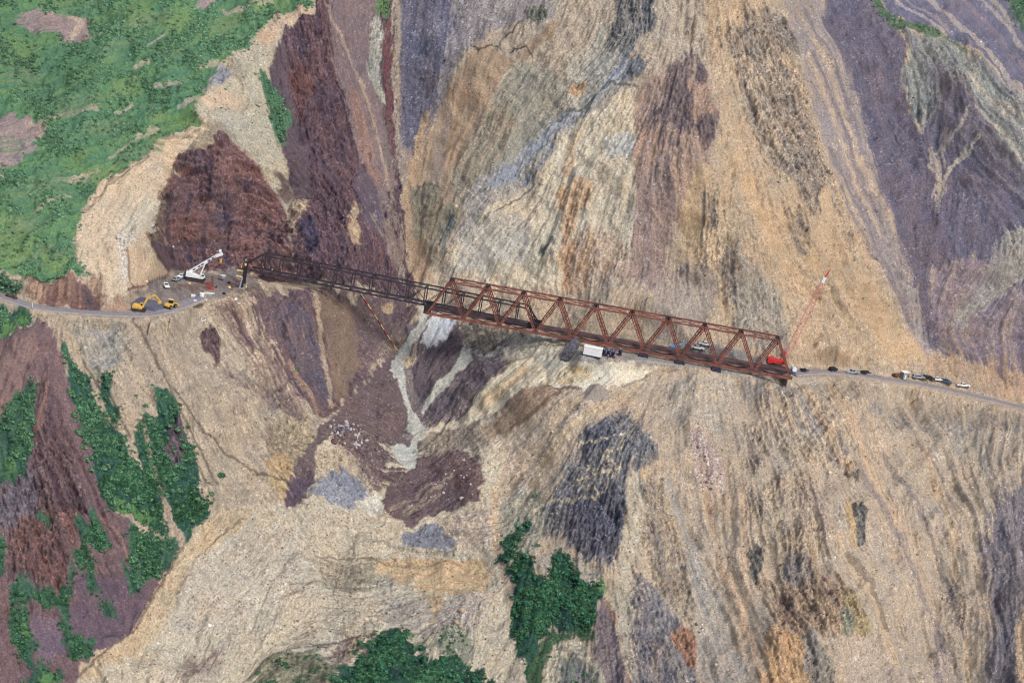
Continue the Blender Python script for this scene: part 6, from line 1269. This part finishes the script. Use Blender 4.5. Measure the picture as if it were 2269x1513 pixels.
# individual shrubs that stand out (crown + stems)
def make_shrub(seed, dark):
    v, f, c = bush_proto(100 + seed, 150, .95)
    me = mesh_np('crown', v, f, False); t = np.array(gd if dark else gl) * 1.0; set_col(me, np.clip(t[None] * c[:, None], .004, .9)); me.materials.append(leaf_mat)
    b = MB(); r_ = random.Random(seed)
    for i in range(6): a = i * 1.05; b.beam((0, 0, -.4), (.5 * math.cos(a), .5 * math.sin(a), .5 + r_.uniform(0, .2)), .09, w2=.03)
    sm_ = bpy.data.meshes.new('stem'); sm_.from_pydata(b.v, [], b.f); sm_.materials.append(MAT['timber']); return me, sm_
M('timber', (176, 138, 92))
SH = [make_shrub(i, i % 2 == 0) for i in range(6)]
def shrub(px, py, s_, label, group, dark=True, xyz=None):
    k = random.choice((0, 2, 4) if dark else (1, 3, 5)); g = ground(px, py) if xyz is None else xyz
    o = bpy.data.objects.new('willow_shrub', None); COL.objects.link(o); o.location = g; o.rotation_euler = (0, 0, random.uniform(0, 6.28)); o.scale = (s_, s_, s_ * random.uniform(.75, 1)); tag(o, label, 'shrub', group)
    for nm, me in zip(('crown', 'stem'), SH[k]): c = bpy.data.objects.new(nm, me); COL.objects.link(c); c.parent = o
    return o
random.seed(5)
ZONES = [('dark green shrub in the thicket at the foot of the pale debris, bottom centre', 'shrubs in the bottom centre thicket', [(800, 1440), (870, 1390), (930, 1430), (1000, 1460), (1080, 1500), (1100, 1560), (740, 1560)], 46, 1.5, True),
         ('dark green shrub in the thicket right of the debris tongue', 'shrubs right of the debris tongue', [(1125, 1270), (1190, 1280), (1240, 1230), (1290, 1290), (1340, 1300), (1310, 1380), (1230, 1380), (1180, 1450), (1140, 1390)], 52, 1.5, True),
         ('green shrub in the long band running down below the left road', 'shrubs in the band below the left road', [(160, 810), (200, 860), (270, 960), (340, 1060), (360, 1170), (250, 1130), (180, 1000), (150, 900)], 70, 1.35, False),
         ('green shrub in the right hand band beside the dark rocks at left', 'shrubs in the second band at left', [(360, 880), (400, 940), (430, 1040), (470, 1100), (410, 1180), (350, 1060), (345, 940)], 34, 1.3, False),
         ('green shrub on the small purple slope at the lower left', 'shrubs on the lower left slope', [(290, 1190), (390, 1190), (380, 1260), (300, 1310), (280, 1240)], 22, 1.25, False),
         ('green shrub near the left edge below the red slope', 'shrubs near the left edge', [(10, 920), (70, 870), (75, 980), (40, 1060), (5, 1060)], 24, 1.3, False),
         ('green shrub on the strip between tan spur and purple wall', 'shrubs on the strip beside the purple wall', [(590, 170), (612, 190), (640, 270), (620, 320), (600, 260)], 18, 1.1, False)]
def inside(p, poly):
    k = False
    for i in range(len(poly)):
        ax, ay = poly[i]; bx_, by_ = poly[(i + 1) % len(poly)]
        if (ay > p[1]) != (by_ > p[1]) and p[0] < (bx_ - ax) * (p[1] - ay) / (by_ - ay) + ax: k = not k
    return k
def extremes(made, lab):                # the ones at the rim of a cluster can be told apart
    done = set()
    for word, kf in (('topmost', lambda m: m[0][1]), ('lowest', lambda m: -m[0][1]), ('leftmost', lambda m: m[0][0]), ('rightmost', lambda m: -m[0][0])):
        c = min((m for m in made if m[1] not in done), key=kf); done.add(c[1]); c[1]['label'] = word + ' ' + lab
    ys = sorted(m[0][1] for m in made if m[1] not in done); a, b = ys[len(ys) // 3], ys[2 * len(ys) // 3]
    for p, o in made:
        if o not in done: o['label'] = ('upper' if p[1] < a else 'lower' if p[1] >= b else 'middle') + ' ' + lab
for lab, grp, poly, cnt, s0, dk in ZONES:
    made = []; n_ = 0; x0 = min(p[0] for p in poly); x1 = max(p[0] for p in poly); y0 = min(p[1] for p in poly); y1 = max(p[1] for p in poly); tries = 0
    while n_ < cnt and tries < 4000:
        tries += 1; p = (random.uniform(x0, x1), random.uniform(y0, y1))
        if inside(p, poly) and p[1] < 1545: made.append((p, shrub(p[0], p[1], s0 * random.uniform(.75, 1.25), 'inner ' + lab, grp, dk))); n_ += 1
    extremes(made, lab)
for px, py, s_, lab in ((145, 789, 1.7, 'round green shrub standing alone at the top of the band below the left road'), (163, 812, 1.6, 'green shrub just below the lone round one under the left road'), (235, 833, 1.7, 'shrub at the top of the short band right of the long one'),
                        (490, 1054, 1.7, 'lone dark shrub on the tan slope right of the green bands'), (322, 900, 1.3, 'small lone shrub on tan ground between the two green bands'), (657, 818, 1.2, 'tiny green shrub alone on the purple slope under the nose'),
                        (1172, 1162, 1.8, 'bright green shrub highest on the slope right of the debris'), (1155, 1170, 1.5, 'shrub left of the bright green one right of the debris'), (1192, 1208, 1.2, 'small round shrub alone above the right thicket, upper'), (1167, 1232, 1.5, 'wide low shrub just above the right thicket'),
                        (1123, 1240, 1.6, 'shrub on the crest beside the debris edge'), (1143, 1205, 1.3, 'shrub halfway along the crest right of the debris'), (1187, 1098, 1.3, 'small shrub on the pale trail above the debris side crest'), (302, 877, .8, 'tiny dark plant alone at the top of the tan gap'), (1330, 1293, 1.5, 'yellowish green shrub at the right end of the thicket'),
                        (468, 1095, 1.4, 'shrub at the far right corner of the second green band'), (455, 1112, 1.4, 'shrub below the corner one of the second green band')):
    shrub(px, py, s_, lab, None, s_ > 1.55 and py > 1000)

# boulders large enough to tell apart
BM_ = []
for i in range(6):
    me = boulder_mesh('boulder', 40 + i, 2, (.6, .5, .42)); BM_.append(me)
M('pale_boulder', (196, 190, 184), .95, jit=.2, sc=1.2); M('maroon_boulder', (112, 84, 86), .95, jit=.25); M('tan_boulder', (186, 166, 140), .95, jit=.2)
def boulders(zone, cnt, s0, mats, lab, grp):
    made = []; n_ = 0; x0 = min(p[0] for p in zone); x1 = max(p[0] for p in zone); y0 = min(p[1] for p in zone); y1 = max(p[1] for p in zone)
    while n_ < cnt:
        p = (random.uniform(x0, x1), random.uniform(y0, y1))
        if not inside(p, zone): continue
        k = random.randrange(6); mt = random.choice(mats); key = (k, mt)
        if key not in BC: me = BM_[k].copy(); me.materials.append(MAT[mt]); BC[key] = me
        o = bpy.data.objects.new('boulder', BC[key]); COL.objects.link(o); o.location = ground(*p); s_ = s0 * random.uniform(.45, .95) * (2.2 if random.random() < .15 else 1); o.scale = (s_,) * 3; o.rotation_euler = (random.random(), random.random(), random.random() * 6)
        tag(o, 'inner ' + lab, 'boulder', grp); made.append((p, o)); n_ += 1
    extremes(made, lab)
BC = {}
boulders([(730, 930), (790, 930), (820, 980), (780, 1000), (735, 980)], 60, 1.6, ['pale_boulder', 'maroon_boulder', 'pale_boulder'], 'block in the dense pile of pale and dark blocks atop the maroon lobe', 'blocks piled on the maroon lobe')
boulders([(800, 1180), (1000, 1220), (1090, 1200), (1080, 1260), (860, 1250)], 50, 1.3, ['pale_boulder', 'tan_boulder'], 'pale block on the debris just below the blue grey patches', 'pale blocks below the blue grey patches')
boulders([(980, 1020), (1060, 1010), (1068, 1090), (1000, 1110), (930, 1100)], 34, 1.2, ['pale_boulder', 'maroon_boulder'], 'block on the right hand maroon lobe', 'blocks on the right maroon lobe')
boulders([(560, 1150), (640, 1130), (680, 1250), (600, 1300)], 36, 1.2, ['pale_boulder', 'tan_boulder'], 'pale block on the upper left of the debris tongue', 'blocks on the upper left debris')
boulders([(980, 1350), (1080, 1340), (1060, 1420), (980, 1430)], 34, 1.5, ['pale_boulder', 'tan_boulder'], 'pale block on the broken right part of the debris above the bottom thicket', 'blocks above the bottom thicket')
boulders([(250, 520), (300, 515), (310, 535), (270, 560)], 22, 1.3, ['pale_boulder'], 'white block lying on the floor of the tan quarry cut', 'white blocks in the quarry cut')
boulders([(1525, 960), (1600, 1040), (1590, 1085), (1550, 1085)], 34, 1.0, ['tan_boulder', 'maroon_boulder'], 'pinkish block in the rock patch below the bridge end', 'pinkish blocks below the bridge')
print('DONE')
